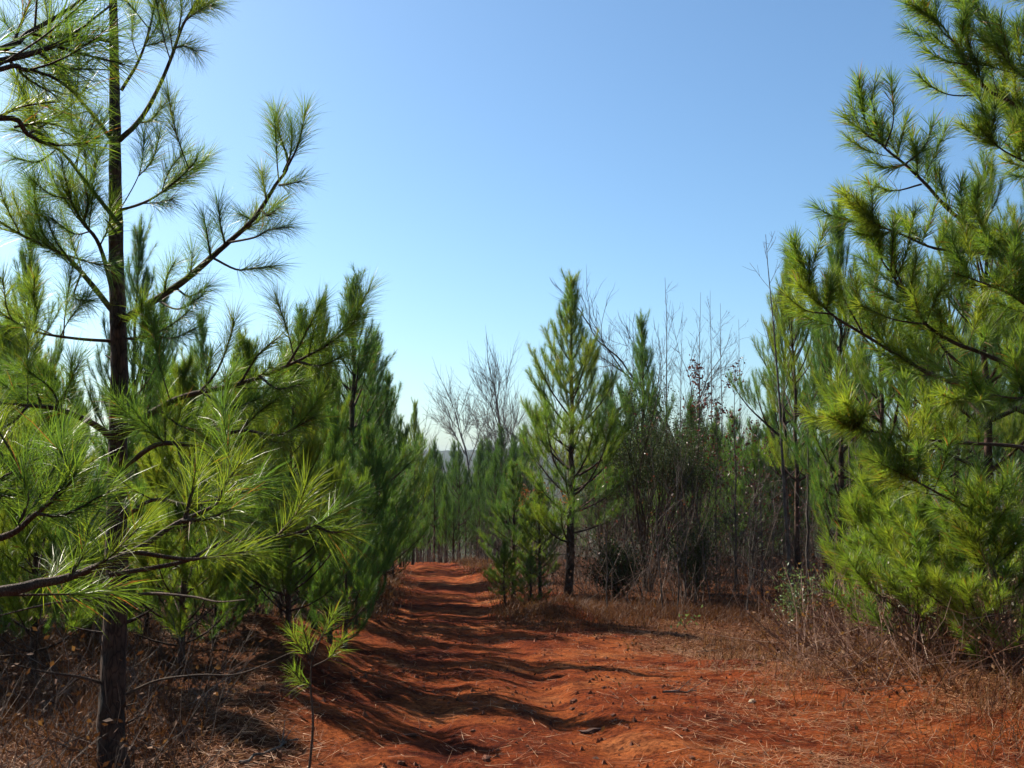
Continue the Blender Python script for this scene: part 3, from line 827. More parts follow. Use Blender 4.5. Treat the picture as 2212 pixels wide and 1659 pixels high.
GB([(2350, 430), (2260, 300), (2195, 228), (2135, 195), (2090, 140), (2055, 85), (2025, 45), (1960, 10)], .022, 20, 8.2, [([(2130, 205), (2060, 206), (2020, 192), (1985, 165)], 8.4, 8.2), ([(2060, 90), (2030, 60), (2020, 10)], 8.3, 8.3), ([(2090, 140), (2040, 130), (2000, 110)], 8.3, 8.4)])
GB([(2350, 640), (2212, 570), (2135, 548), (2025, 538), (1950, 507), (1900, 488), (1870, 465)], .020, 20, 8.0)
GB([(2350, 900), (2240, 820), (2130, 766), (2065, 742), (2000, 700), (1955, 632), (1905, 562), (1872, 490)], .027, 26, 8.3, [([(1955, 632), (1930, 560), (1935, 490)], 8.4, 8.4), ([(2000, 700), (1930, 690), (1860, 660)], 8.4, 8.2)])
GB([(2350, 960), (2190, 880), (2020, 812), (1964, 782), (1865, 722), (1795, 678), (1755, 628), (1735, 575)], .026, 28, 8.6, [([(1795, 678), (1740, 670), (1700, 640)], 8.6, 8.5), ([(1865, 722), (1820, 640), (1800, 590)], 8.6, 8.7)])
GB([(2350, 260), (2270, 150), (2212, 118), (2130, 55), (2080, -5), (2050, -60)], .018, 18, 8.5)
GB([(2350, 120), (2250, 20), (2180, -50), (2120, -130)], .016, 18, 8.6)
GB([(2350, 1000), (2212, 966), (2050, 955), (1925, 938), (1850, 925), (1790, 900)], .020, 24, 8.0)
GB([(2350, 800), (2260, 700), (2190, 640), (2120, 610), (2060, 590)], .018, 22, 7.8)
GB([(2350, 540), (2290, 420), (2230, 360), (2160, 320), (2110, 270)], .016, 20, 8.0)
GB([(2350, 1130), (2212, 1120), (2080, 1090), (1980, 1040), (1900, 1000)], .018, 22, 7.7)
GB([(2350, 330), (2300, 230), (2250, 190), (2190, 150), (2150, 90)], .016, 20, 8.1)
GB([(2350, 470), (2310, 380), (2240, 300), (2180, 250), (2150, 210)], .016, 20, 8.9)
GB([(2350, 20), (2290, -60), (2230, -110)], .014, 14, 8.4)
GB([(2350, 880), (2280, 840), (2200, 860), (2120, 850), (2050, 870)], .016, 20, 7.6)

# rows behind the front ones
rs = np.random.default_rng(404)
for k in range(20):
    px = 1270 + k * 26 + rs.uniform(-12, 12); d = rs.uniform(28, 38)
    pine(px, d, rs.uniform(935, 1010), 'dfd'[k % 3], rs.uniform(0, 6), rs.uniform(.85, 1.1), 'low pine closing the view behind the brown brush', 'low pines behind the brown brush')
for k in range(26):
    px = rs.uniform(-250, 800); d = rs.uniform(19, 48)
    pine(px, d, rs.uniform(790, 900) + (px > 560) * 40, 'bcef'[k % 4], rs.uniform(0, 6), rs.uniform(.75, 1.0), 'pine in the deep rows behind the left thicket', 'pines massed behind the left thicket')
for k in range(30):
    px = rs.uniform(1280, 2500); d = rs.uniform(24, 52)
    pine(px, d, rs.uniform(840, 940) - max(0, (px - 1680)) * .55 * (px > 1700), 'efbe'[k % 4], rs.uniform(0, 6), rs.uniform(.75, 1.0), 'pine in the deep rows behind the right thicket', 'pines massed behind the right thicket')
for k, (px, d, py) in enumerate([(905, 37, 1030), (938, 39, 955), (925, 43, 1030), (965, 38, 1045), (993, 40, 960), (1005, 46, 1015), (1035, 36, 1030), (1055, 40, 1020), (1072, 34, 985), (955, 50, 1025), (1090, 30, 1010), (1030, 52, 1010), (880, 44, 1000), (1110, 38, 960), (980, 36, 1085), (915, 36, 1090), (1045, 38, 1080)]):
    pine(px, d, py, 'efeb'[k % 4], k * 1.3, .8 + .1 * (k % 3), {1: 'slender pine spire alone in the white gap, left of two', 4: 'branched pine top in the white gap below the bare tree, right of two'}.get(k, 'pine closing off the far end of the track'), 'pines at the end of the track')
for k in range(150):
    d = rs.uniform(46, 100) if k < 100 else rs.uniform(95, 260)
    x = (rs.uniform(-.17, .02) if k < 55 else rs.uniform(-.6, .6)) * d
    px = 1106 + x / d * 2171
    z0 = Z(x, d)
    H0, (w, f) = PROTO['f']
    s = rs.uniform(.75, 1.15)
    t = thing('pine_tree', 'small pine in the valley beyond the track', 'pine tree', (x, d, z0), rs.uniform(0, 6), (s, s, s), 'pines in the valley')
    link('trunk', w, t); link('crown', f, t)

for k, (x, y) in enumerate([(-4.5, -1.5), (-5.5, 1.0), (-3.2, -4.5), (-7.5, -3.0), (-6.5, 4.0), (3.4, -4.8), (6.0, -2.2), (6.8, 1.5), (6.6, 4.6), (0.8, -8.5), (-1.8, -9.5), (4.0, -8.0), (8.6, -5.5), (9.0, 3.0), (-9.5, 1.5)]):  # unseen pines added behind the camera to dim the light from the sky
    H0, (w, f) = PROTO['ceb'[k % 3]]
    t = thing('pine_tree', 'unseen pine added behind the viewer to cut the sky fill', 'pine tree', (x, y, Z(x, y) - .03), k * 1.7, (1.35, 1.35, 1.25), 'added pines behind the viewer')
    link('trunk', w, t); link('crown', f, t)

# ------------------------------------------------------------------ leafless trees
def bare_tree(mb, p, d, L, r, depth, rs, up=.15, split=(2, 3), spread=.5, shrink=.72, kids=3, sides=6, tips=None, wob=.07, rmin=.0025):
    n = 6 if depth > 2 else (5 if depth > 1 else 3)
    c = shoot_curve(p, d, L, up, n, rs, wob)
    r1 = r * .55 if depth > 0 else r * .35
    tube(mb, c, np.linspace(r, r1, len(c)), max(3, sides), tint=rs.uniform(.3, .9))
    if tips is not None and depth <= 1: tips.extend(c[1:])
    if depth == 0: return
    for k in range(kids):
        s = rs.uniform(.3, .95) if k else 1.0
        i = min(len(c) - 1, max(1, int(s * (len(c) - 1))))
        dd = unit(c[i] - c[i - 1])
        nd = unit(dd + unit(rs.normal(size=3)) * spread * (1.0 if k else .35))
        bare_tree(mb, c[i], nd, L * shrink * rs.uniform(.75, 1.15), max(rmin, r * (.62 if k == 0 else .42)), depth - 1, rs, up, split, spread, shrink, kids, max(3, sides - 1), tips, wob, rmin)


def leafless(px, d, pytop, seed, label, trunk_frac=.3, r=.02, depth=4, kids=4, spread=.6, shrink=.62, up=.2, mat_=None, name='bare_tree', cat='bare tree', lean=0, leaf=None, group=None, wob=.07, d0=None):
    rs = np.random.default_rng(seed)
    top = at(px, pytop, d)
    z0 = Z(top[0], d) - .05
    H = top[2] - z0
    mb_ = MB(); tips = []
    bare_tree(mb_, (0, 0, 0), d0 or (lean, 0, 1), 1.0 * trunk_frac, r / H, depth, rs, up, spread=spread, shrink=shrink, kids=kids, tips=tips, wob=wob, rmin=(.0025 + d * .00010) / H)
    v = np.concatenate(mb_.v); k = 1.0 / v[:, 2].max()
    # uniform growth to the wanted height, keeping twig thickness visible
    mx = v[v[:, 2] > .6 * v[:, 2].max()][:, 0].mean() * k * H          # stand the crown, not the foot, at the wanted spot
    mb_.v = [a * k * H for a in mb_.v]
    top[0] -= mx
    z0 = Z(top[0], d) - .05
    t = thing(name, label, cat, (top[0], d, z0), 0, (1, 1, 1), group)
    link('trunk', mb_.mesh('bare_wood', mat_ or M_GREYBARK, True), t)
    if leaf:
        lm, size, cnt, lo, tint = leaf
        tp_ = np.array(tips) * k * H
        tp_ = tp_[tp_[:, 2] > lo * H]
        pp = tp_[rs.integers(0, len(tp_), cnt)] + rs.normal(0, size * .6, (cnt, 3))
        lb = MB(); leaves(lb, pp, size, rs, tint)
        link('crown', lb.mesh('leaf_crown', lm), t)
    return t


def whip(px0, px1, d, pytop, seed, label, r=.02, nb=16, bl=.9, mat_=None, el=.9, start=.35, group=None, leaf=None):
    """straight slim sapling: one leader and thin rising side twigs"""
    rs = np.random.default_rng(seed)
    top = at(px1, pytop, d)
    xb = (px0 - 1106) / 2171 * d
    z0 = Z(xb, d) - .05
    H = top[2] - z0
    mb_ = MB()
    n = 14
    s = np.linspace(0, 1, n)
    c = np.stack([(top[0] - xb) * s + np.cumsum(rs.normal(0, .012, n)), np.cumsum(rs.normal(0, .012, n)), s * H], -1)
    tube(mb_, c, r * (1 - s * .88), 7, tint=.6)
    tips = []
    for b in range(nb):
        q = rs.uniform(start, .97); i = int(q * (n - 1))
        a = rs.uniform(0, 6.28); e = el + rs.normal(0, .15)
        L = bl * (1.15 - q) * rs.uniform(.6, 1.2) + .15
        cc = shoot_curve(c[i] + (c[min(i + 1, n - 1)] - c[i]) * (q * (n - 1) - i), (math.cos(a) * math.cos(e), math.sin(a) * math.cos(e), math.sin(e)), L, .35, 6, rs, .09)
        tube(mb_, cc, np.linspace(max(.004, r * .32 * (1.1 - q)), .0022, 7), 4, tint=.6); tips.extend(cc[2:])
        for t_ in range(rs.integers(2, 5)):
            j = rs.integers(2, 6)
            sc = shoot_curve(cc[j], unit(cc[j] - cc[j - 1]) + rs.normal(0, .5, 3), L * rs.uniform(.2, .45), .3, 3, rs, .1)
            tube(mb_, sc, np.linspace(.003, .0018, 4), 3, tint=.6); tips.extend(sc[1:])
    t = thing('bare_sapling', label, 'sapling', (xb, d, z0), 0, (1, 1, 1), group)
    link('trunk', mb_.mesh('sapling_wood', mat_ or M_GREYBARK, True), t)
    if leaf:
        lm, size, cnt, lo, tint = leaf
        tp_ = np.array(tips); tp_ = tp_[tp_[:, 2] > lo * H]
        pp = tp_[rs.integers(0, len(tp_), cnt)] + rs.normal(0, size * .7, (cnt, 3))
        lb = MB(); leaves(lb, pp, size, rs, tint)
        link('crown', lb.mesh('leaf_crown', lm), t)
    return t


leafless(1078, 84, 700, 1, 'larger of two fan-crowned bare trees beyond the track', .34, .20, 5, 5, .58, .72, .22, M_GREYBARK)
leafless(1008, 78, 762, 2, 'smaller bare tree with a wide fan crown over the end of the track', .28, .15, 5, 5, .55, .74, .16, M_GREYBARK)
leafless(900, 70, 862, 3, 'faint bare tree behind the last left-hand pine', .38, .10, 4, 4, .45, .68, .2, M_GREYBARK)
leafless(972, 95, 930, 4, 'thin bare tree low against the white sky in the gap', .38, .09, 5, 3, .45, .68, .2, M_GREYBARK)
leafless(1395, 33, 592, 5, 'crooked bare oak with clustered twigs right of the conical pine', .45, .09, 5, 4, .62, .66, .12, M_DARKBARK, wob=.12)
leafless(1335, 34, 640, 6, 'leaning bare oak limb tree just beyond the conical pine', .42, .07, 5, 4, .6, .66, .12, M_DARKBARK, lean=0, wob=.12)
whip(1440, 1440, 27, 598, 21, 'slim bare sapling with the highest tip right of the bare oak', .035, 26, 1.6)
whip(1510, 1512, 30, 632, 22, 'bare sapling in the thin stand, first from the oak side', .03, 26, 1.5)
whip(1540, 1533, 31, 628, 23, 'bare sapling in the thin stand, slightly the tallest of four', .03, 26, 1.5)
whip(1560, 1556, 29, 655, 24, 'bare sapling in the thin stand, third from the oak side', .03, 26, 1.4)
whip(1600, 1592, 28, 690, 25, 'bare sapling in the thin stand, nearest the right thicket', .028, 22, 1.3)
whip(1465, 1470, 30, 690, 26, 'short bare sapling between the oak and the thin stand', .028, 22, 1.4)
whip(1697, 1655, 16.5, 508, 27, 'tall leafless sapling with forked whip-like top before the right thicket', .034, 13, 1.3, el=1.1, start=.3)
whip(1838, 1830, 13.5, 700, 28, 'pale straight sapling stem in front of the right thicket', .022, 9, .8, start=.5)
whip(1850, 1846, 14.2, 760, 29, 'second pale sapling stem close beside the first in the right thicket', .018, 9, .8, start=.5)
whip(1738, 1735, 15.5, 860, 30, 'dark bare stem between the leafless sapling and the pale stems', .03, 14, 1.0, M_DARKBARK)
whip(1500, 1505, 21, 785, 31, 'sapling holding dark red leaves at its top, beside the shrub', .026, 26, 1.0, M_DARKBARK, start=.25, leaf=(M_REDLEAF, .075, 420, .35, (0, 1)))
whip(1580, 1588, 20, 790, 32, 'red-leaved sapling right of the first one, nearer the tall whip', .026, 26, 1.0, M_DARKBARK, start=.2, leaf=(M_REDLEAF, .07, 380, .25, (0, 1)))
whip(1542, 1545, 20.5, 840, 33, 'low red-leaved sapling between the two taller ones', .02, 24, .9, M_DARKBARK, start=.15, leaf=(M_REDLEAF, .065, 320, .1, (0, 1)))
whip(1640, 1632, 19, 900, 34, 'bare dark sapling in the brown brush', .02, 20, .9, M_DARKBARK, start=.15, leaf=(M_REDLEAF, .055, 150, .1, (0, .8)))
rs = np.random.default_rng(606)
for k in range(34):
    px = 1300 + k * 18 + rs.uniform(-14, 14); d = rs.uniform(15.8, 22)
    whip(px, px + rs.uniform(-25, 25), d, rs.uniform(880, 1090), 640 + k, 'thin dark bare stem in the brown thicket right of the conical pine', .013, 12, .8, M_DARKBARK, .8, .2, 'bare stems in the brown thicket', (M_REDLEAF, .05, 60, .15, (0, 1)) if k % 2 else None)
whip(1605, 1618, 15, 1060, 35, 'short pale bare bush with forked stems at the clearing edge', .012, 16, .7, M_GREYBARK, start=.1)


# ------------------------------------------------------------------ shrubs
def shrub(px, d, pytop, seed, label, n_stem, spread, leaf, lo=.5, r=.018, mat_=None, name='shrub', cat='shrub', group=None, kids=3, depth=2, up=.25, dens_r=1.0):
    rs = np.random.default_rng(seed)
    top = at(px, pytop, d)
    z0 = Z(top[0], d) - .04
    H = top[2] - z0
    mb_ = MB(); tips = []
    for k in range(n_stem):
        a = rs.uniform(0, 6.28); s = rs.uniform(.05, spread)
        bare_tree(mb_, (math.cos(a) * .06, math.sin(a) * .06, 0), (math.cos(a) * s, math.sin(a) * s, 1), H * rs.uniform(.42, .58), r * rs.uniform(.5, 1), depth, rs, up, spread=.45, shrink=.62, kids=kids, sides=4, tips=tips)
    t = thing(name, label, cat, (top[0], d, z0), 0, (1, 1, 1), group)
    link('stems', mb_.mesh('shrub_wood', mat_ or M_TWIG, True), t)
    if leaf:
        lm, size, cnt, tint = leaf
        tp_ = np.array(tips); tp_ = tp_[tp_[:, 2] > lo * H]
        pp = tp_[rs.integers(0, len(tp_), cnt)] + rs.normal(0, .09 * dens_r, (cnt, 3))
        lb = MB(); leaves(lb, pp, size, rs, tint, up=.6)
        link('crown', lb.mesh('shrub_leaves', lm), t)
    return t


shrub(1395, 20, 845, 51, 'tall grey-green evergreen shrub with fanned stems right of the conical pine', 16, .42, (M_MYRTLE, .042, 13000, (0, 1)), .55, .028, kids=4)
shrub(1480, 21, 880, 52, 'grey-green evergreen shrub joined to the taller one on its right', 12, .4, (M_MYRTLE, .042, 9000, (.1, 1)), .55, .022, kids=4)
shrub(1310, 20.5, 890, 53, 'grey-green evergreen shrub between the conical pine and the tall shrub', 10, .3, (M_MYRTLE, .042, 6000, (0, .9)), .5, .02, kids=4)
shrub(1335, 18.4, 1170, 54, 'dark low evergreen bush beside the conical pine trunk', 14, .7, (M_MYRTLE, .05, 6000, (0, .4)), .1, .014, kids=4)
shrub(1500, 18, 1130, 55, 'low green shrub in the shade of the red-leaved saplings', 12, .5, (M_MYRTLE, .055, 3000, (.2, .9)), .2, .012)
shrub(1722, 13.2, 1240, 56, 'small pale-leaved evergreen bush at the foot of the right thicket', 9, .5, (M_PALELEAF, .045, 900, (0, 1)), .3, .008)
shrub(1478, 14.3, 1335, 57, 'tiny bright green weed at the clearing edge', 5, .6, (M_PALELEAF, .05, 60, (.3, 1)), .2, .004, depth=1)
shrub(1150, 20.2, 1050, 58, 'rust-coloured dead pine top beside the conical pine', 5, .3, (M_DEADNEEDLE, .07, 260, (0, 1)), .85, .008)
for k, (px, d, py) in enumerate([(1080, 28, 1120), (1060, 30, 1100), (1050, 33, 1060), (1095, 24, 1150)]):
    shrub(px, d, py, 60 + k, ['leafless grey brush beside the far track, second nearest', 'leafless grey brush beside the far track, second farthest', 'leafless grey brush beside the far track, farthest', 'leafless grey brush beside the far track, nearest the conical pine'][k], 14, .6, None, r=.01, group='brush beside the far track', mat_=M_GREYBARK)
for k, (px, d, py) in enumerate([(1960, 9.4, 1185), (2080, 8.6, 1150), (2180, 8.0, 1170), (2010, 8.9, 1230), (2140, 9.6, 1120)]):
    shrub(px, d, py, 70 + k, ['brown bramble, leftmost below the low pine bushes', 'brown bramble under the middle of the low pine bushes', 'brown bramble cut by the right edge below the low pines', 'lowest brown bramble in front of the low pine bushes', 'tall brown bramble reaching into the low pine boughs'][k], 16, 1.0, (M_PUFF, .035, 26, (0, 1)), .4, .006, group='brambles below the low pine bushes')

# ------------------------------------------------------------------ uncountable cover
def twig_mass(name, label, region, n, hmin, hmax, seed, mat_=None, r=.004, leafn=0, leafm=None, lsize=.042, lean=.5, segs=4):
    rs = np.random.default_rng(seed)
    wood = MB(); lb = MB()
    P, got = [], 0
    while got < n:
        x = rs.uniform(region[0], region[1], n); y = rs.uniform(region[2], region[3], n)
        m = region[4](x, y)
        P.append(np.stack([x[m], y[m]], -1)); got += m.sum()
    P = np.concatenate(P)[:n]
    zz = zg(P[:, 0], P[:, 1])
    h = rs.uniform(hmin, hmax, n)
    d = unit(rs.normal(size=(n, 3)) * np.array((lean, lean, .1)) + np.array((0, 0, 1)))
    pts = [np.stack([P[:, 0], P[:, 1], zz - .03], -1)]
    for k in range(segs):
        d = unit(d + rs.normal(0, .22, (n, 3)) + np.array((0, 0, -.03)))
        pts.append(pts[-1] + d * (h / segs)[:, None])
    pts = np.stack(pts, 1)                                     # n, segs+1, 3
    rad = r * rs.uniform(.5, 1.4, n)[:, None] * np.linspace(1, .35, segs + 1)[None, :]
    # batch of three-sided tubes
    def batch(pts, rad):
        n_, s_ = pts.shape[:2]
        tg = unit(np.gradient(pts, axis=1))
        u = unit(np.cross(tg, np.array((.3, 1, .1)))); w = np.cross(tg, u)
        a = np.arange(3) * 2.0944
        v = pts[:, :, None, :] + rad[:, :, None, None] * (np.cos(a)[None, None, :, None] * u[:, :, None, :] + np.sin(a)[None, None, :, None] * w[:, :, None, :])
        i0 = (np.arange(n_)[:, None, None] * s_ + np.arange(s_ - 1)[None, :, None]) * 3
        j = np.arange(3)[None, None, :]; k = (j + 1) % 3
        q = np.stack([i0 + j, i0 + k, i0 + 3 + k, i0 + 3 + j], -1).reshape(-1, 4)
        wood.add(v.reshape(-1, 3), quads=q, tint=np.repeat(rs.uniform(0, 1, n_), s_ * 3))
    batch(pts, rad)
    # side twigs
    for rep in range(2):
        i = rs.integers(1, segs, n); b = pts[np.arange(n), i]
        dd = unit(pts[np.arange(n), i + 1] - b + rs.normal(0, .08, (n, 3)) * np.array((1, 1, .6)) * (h[:, None]))
        sp = [b]
        for k in range(2):
            dd = unit(dd + rs.normal(0, .2, (n, 3)))
            sp.append(sp[-1] + dd * (h * .19)[:, None])
        batch(np.stack(sp, 1), (r * .55 * np.linspace(1, .4, 3))[None, :] * np.ones((n, 1)))
    o = link(name, wood.mesh(name, mat_ or M_TWIG))
    tag(o, label, 'undergrowth', kind='stuff')
    if leafn:
        i = rs.integers(0, n, leafn)
        pp = pts[i, rs.integers(1, segs + 1, leafn)] + rs.normal(0, .07, (leafn, 3))
        leaves(lb, pp, lsize, rs, (0, 1))
        lo = link('leaves', lb.mesh('brush_leaves', leafm or M_LITTER), o)
        tag(lo, kind='stuff')
    return o


RC = lambda y: road_c(y)
twig_mass('undergrowth', 'tangled brown brush under the trees right of the clearing', (0.4, 12, 15.5, 27, lambda x, y: x - RC(y) > 1.7 + np.clip(17 - y, 0, 9) * .7), 2600, .5, 2.9, 801, leafn=11000, leafm=M_LITTER)
twig_mass('undergrowth', 'tangled bare brush in the shade under the left thicket', (-9, -1.5, 7.5, 30, lambda x, y: x - RC(y) < -1.75 - np.clip(10 - y, 0, 9) * .35), 2200, .3, 1.5, 802, leafn=6000, leafm=M_LITTER)
twig_mass('undergrowth', 'brown brambles heaped at the right edge below the low pines', (2.6, 8.5, 6.5, 14, lambda x, y: x > 2.5 + np.abs(y - 9.5) * .3 + (y < 8) * (8 - y) * .9), 2700, .3, 1.25, 803, M_BRAMBLE, leafn=9000, leafm=M_GRASS, lean=.9, r=.0045)
twig_mass('undergrowth', 'dead weeds and brush around the foreground pine', (-5.2, -1.2, 4.8, 8.2, lambda x, y: x < -1.5 - (y - 5) * .22), 900, .2, .8, 805, leafn=2500, leafm=M_LITTER, lean=.8, r=.0028)
twig_mass('undergrowth', 'grey brush closing the far end of the track', (-6, 3, 33, 42, lambda x, y: x > -99), 700, .4, 1.3, 804, leafn=2500, leafm=M_LITTER, r=.006)


def blades(name, label, n, region, dens, h, w, seed, m, lie=0.0, tint=(0, 1)):
    """grass blades or, when lying, pine straw"""
    rs = np.random.default_rng(seed)
    X, Y, got = [], [], 0
    while got < n:
        x = rs.uniform(region[0], region[1], n); y = region[2] + (region[3] - region[2]) * rs.random(n) ** 1.3
        k = rs.random(n) < dens(x, y)
        X.append(x[k]); Y.append(y[k]); got += k.sum()
    x = np.concatenate(X)[:n]; y = np.concatenate(Y)[:n]
    z = zg(x, y)
    b = np.stack([x, y, z + (.004 + lie * .012 * rs.random(n))], -1)
    a = rs.uniform(0, 6.28, n)
    e = np.where(lie > 0, rs.normal(.05, .12, n), rs.uniform(.5, 1.45, n))
    ln = h * rs.uniform(.5, 1.3, n)
    d = np.stack([np.cos(a) * np.cos(e), np.sin(a) * np.cos(e), np.sin(e)], -1)
    a2 = a + rs.normal(0, .5, n); e2 = e - rs.uniform(.1, .9, n) * (1 - lie)
    d2 = np.stack([np.cos(a2) * np.cos(e2), np.sin(a2) * np.cos(e2), np.sin(e2)], -1)
    sd = unit(np.cross(d, np.array((0, 0, 1.)) + rs.normal(0, .3, (n, 3))))
    mid = b + d * (ln * .5)[:, None]; tip = mid + d2 * (ln * .5)[:, None]
    if lie > 0:
        mid[:, 2] = np.maximum(mid[:, 2], zg(mid[:, 0], mid[:, 1]) + .006)
        tip[:, 2] = np.maximum(tip[:, 2], zg(tip[:, 0], tip[:, 1]) + .004)
    v = np.stack([b - sd * w / 2, b + sd * w / 2, mid + sd * w * .45, mid - sd * w * .45, tip], 1).reshape(-1, 3)
    mb_ = MB(); k = np.arange(n)[:, None] * 5
    ti_ = rs.uniform(tint[0], tint[1], n)
    if lie > 0:
        v = np.stack([b - sd * w / 2, b + sd * w / 2, tip], 1).reshape(-1, 3)
        mb_.add(v, tris=np.arange(3 * n).reshape(-1, 3), tint=np.repeat(ti_, 3))
    else:
        mb_.add(v, tris=k + np.array([[3, 2, 4]]), quads=k + np.array([[0, 1, 2, 3]]), tint=np.repeat(ti_, 5))
    return tag(link(name, mb_.mesh(name, m)), label, 'grass' if not lie else 'pine straw', kind='stuff')


def d_straw(x, y):
    c = x - RC(y)
    f = .10 + .9 * cover(x, y)
    f = f * np.clip(noise(x * 1.6, y * 1.6, 31) * 1.4 + .4, .05, 1)
    f = f * .6 + .9 * np.clip((x - .7 - (y - 5) * .12) / 1.8, 0, 1) * (y < 12) * np.clip(noise(x * 1.1, y * 1.5, 33) * 1.6 + .55, .06, 1)
    return np.clip(f, 0.02, 1)


blades('pine_straw', 'fallen pine needles strewn over the red clay', 100000, (-5, 8, 4.2, 15), d_straw, .15, .0045, 901, M_STRAW, lie=1.0)
d_g_right = lambda x, y: np.clip(np.clip((x - 1.7 - np.clip(9 - y, 0, 9) * .05) / 1.6, 0, 1) * (.15 + np.clip(noise(x * 1.1, y * 1.1, 41) + .3, 0, 1)), 0, 1) * (y < 15)
blades('dry_grass', 'dry brown grass over the right side of the clearing', 34000, (1.0, 9, 4.3, 14), d_g_right, .20, .0042, 902, M_GRASS)
d_g_left = lambda x, y: np.clip((-(x - RC(y)) - 2.1 + .5 * noise(x, y, 42)) / .6, 0, 1) * (.2 + np.clip(noise(x * 1.3, y * 1.3, 43) + .3, 0, 1))
blades('dry_grass', 'dead brown grass around the foot of the foreground pine', 17000, (-5, -1, 4.2, 12), d_g_left, .22, .0038, 903, M_GRASS, tint=(0, .6))
d_g_edge = lambda x, y: np.exp(-((y - 15.3 - .6 * noise(x * .8, x * 0 + 2, 44)) / .9) ** 2) * np.clip((x - RC(y) - 1.0) / .5, 0, 1)
blades('dry_grass', 'low brown grass along the back edge of the clearing', 9000, (-.5, 6, 13, 18.5), d_g_edge, .20, .006, 904, M_GRASS, tint=(0, .7))
d_g_far = lambda x, y: np.exp(-((np.abs(x - RC(y)) - 1.35) / .35) ** 2)
blades('dry_grass', 'rough grass lining both sides of the far track', 9000, (-6, 2, 16, 36), d_g_far, .24, .008, 905, M_GRASS)


def litter(name, label, n, region, dens, size, seed, m, tint=(0, 1)):
    rs = np.random.default_rng(seed)
    x = rs.uniform(region[0], region[1], n * 6); y = rs.uniform(region[2], region[3], n * 6)
    k = np.nonzero(rs.random(n * 6) < dens(x, y))[0][:n]
    p = np.stack([x[k], y[k], zg(x[k], y[k]) + .008], -1)
    mb_ = MB(); leaves(mb_, p, size, rs, tint, up=.2)
    return tag(link(name, mb_.mesh(name, m)), label, 'leaf litter', kind='stuff')


litter('leaf_litter', 'dead brown leaves scattered over banks and forest floor', 16000, (-6, 9, 4.3, 20), lambda x, y: .04 + .9 * cover(x, y), .045, 911, M_LITTER)

# crumbs of clay too small to tell apart
rs = np.random.default_rng(920)
n = 9000
x = rs.uniform(-2.2, 4.5, n); y = 4.3 + 12 * rs.random(n) ** 1.5
k = rs.random(n) < np.clip(.35 + noise(x * 2, y * 2, 51), 0, 1); x, y = x[k], y[k]; n = len(x)
s = .006 + .024 * rs.random(n) ** 4
tet = np.array([(1, 0, -.4), (-.5, .87, -.4), (-.5, -.87, -.4), (0, 0, .9)])
a = rs.uniform(0, 6.28, n)
R = np.stack([np.stack([np.cos(a), -np.sin(a), a * 0], -1), np.stack([np.sin(a), np.cos(a), a * 0], -1), np.stack([a * 0, a * 0, a * 0 + 1], -1)], 1)
v = np.einsum('nij,kj->nki', R, tet) * s[:, None, None] * rs.uniform(.6, 1.4, (n, 4, 1)) + np.stack([x, y, zg(x, y) + .003], -1)[:, None, :]
mb = MB(); k = np.arange(n)[:, None, None] * 4
mb.add(v.reshape(-1, 3), tris=(k + np.array([[0, 1, 3], [1, 2, 3], [2, 0, 3]])[None]).reshape(-1, 3))
tag(link('gravel', mb.mesh('gravel', M_CLOD)), 'crumbs of red clay on the track', 'gravel', kind='stuff')


# ------------------------------------------------------------------ clods, stones and sticks one can pick out
def lump(seed, m, flat=.6):
    import bmesh
    rs = np.random.default_rng(seed)
    bm = bmesh.new(); bmesh.ops.create_icosphere(bm, subdivisions=2, radius=1)
    o = rs.normal(0, 3, 3)
    for v in bm.verts:
        p = np.array(v.co)
        k = 1 + .28 * math.sin(p[0] * 2.7 + o[0]) * math.sin(p[1] * 3.1 + o[1]) + .18 * math.sin(p[2] * 5 + o[2] + p[0] * 4) + rs.normal(0, .05)
        v.co = Vector((p[0] * k, p[1] * k * .75, p[2] * k * flat))
    me = bpy.data.meshes.new('lump'); bm.to_mesh(me); bm.free(); me.materials.append(m)
    return me


CL = [lump(1, M_CLOD), lump(2, M_CLOD, .5), lump(3, M_CLOD, .7)]


def ground_hit(px, py):
    lo, hi = 3.0, 60.0
    f = lambda d: (lambda p: p[2] - Z(p[0], d))(at(px, py, d))
    for _ in range(40):
        m_ = (lo + hi) / 2
        if f(m_) > 0: lo = m_
        else: hi = m_
    return at(px, py, lo)


def put(name, me, px, py, size, rz, label, cat, group=None, sq=(1, 1, 1)):
    p = ground_hit(px, py)
    o = link(name, me); o.location = (p[0], p[1], Z(p[0], p[1]) + size * .2)
    o.rotation_euler = (0, 0, rz); o.scale = (size * sq[0], size * sq[1], size * sq[2])
    return tag(o, label, cat, group)


put('stone', lump(7, M_STONE), 1625, 1517, .032, .3, 'pale tan stone lying alone on the clay at right', 'stone')
put('wood_chunk', lump(8, M_WOODCHIP, .5), 1276, 1583, .045, .35, 'dark broken chunk lying in the rut below the track centre', 'wood', sq=(2.0, .8, .8))
put('clay_clod', CL[0], 1240, 1517, .032, .5, 'dark clod, uppermost of the cluster beside the diagonal rut', 'clod')
put('clay_clod', CL[1], 1236, 1532, .024, 1.5, 'small clod just under the uppermost one beside the diagonal rut', 'clod')
put('clay_clod', CL[2], 1255, 1545, .022, 2.5, 'lowest small clod of the cluster beside the diagonal rut', 'clod')
put('clay_clod', CL[0], 1050, 1642, .032, 2.1, 'lone red clod at the bottom edge in the middle of the track', 'clod')
put('clay_clod', CL[1], 865, 1650, .026, 1.1, 'dark clod at the bottom edge, left of the track centre', 'clod')
put('clay_clod', CL[2], 1640, 1440, .05, .4, 'broken clod standing on the far right clay of the clearing', 'clod')
put('clay_clod', CL[0], 885, 1590, .03, .2, 'long low clod in the left rut', 'clod', sq=(1.8, .8, .6))
rs = np.random.default_rng(930)
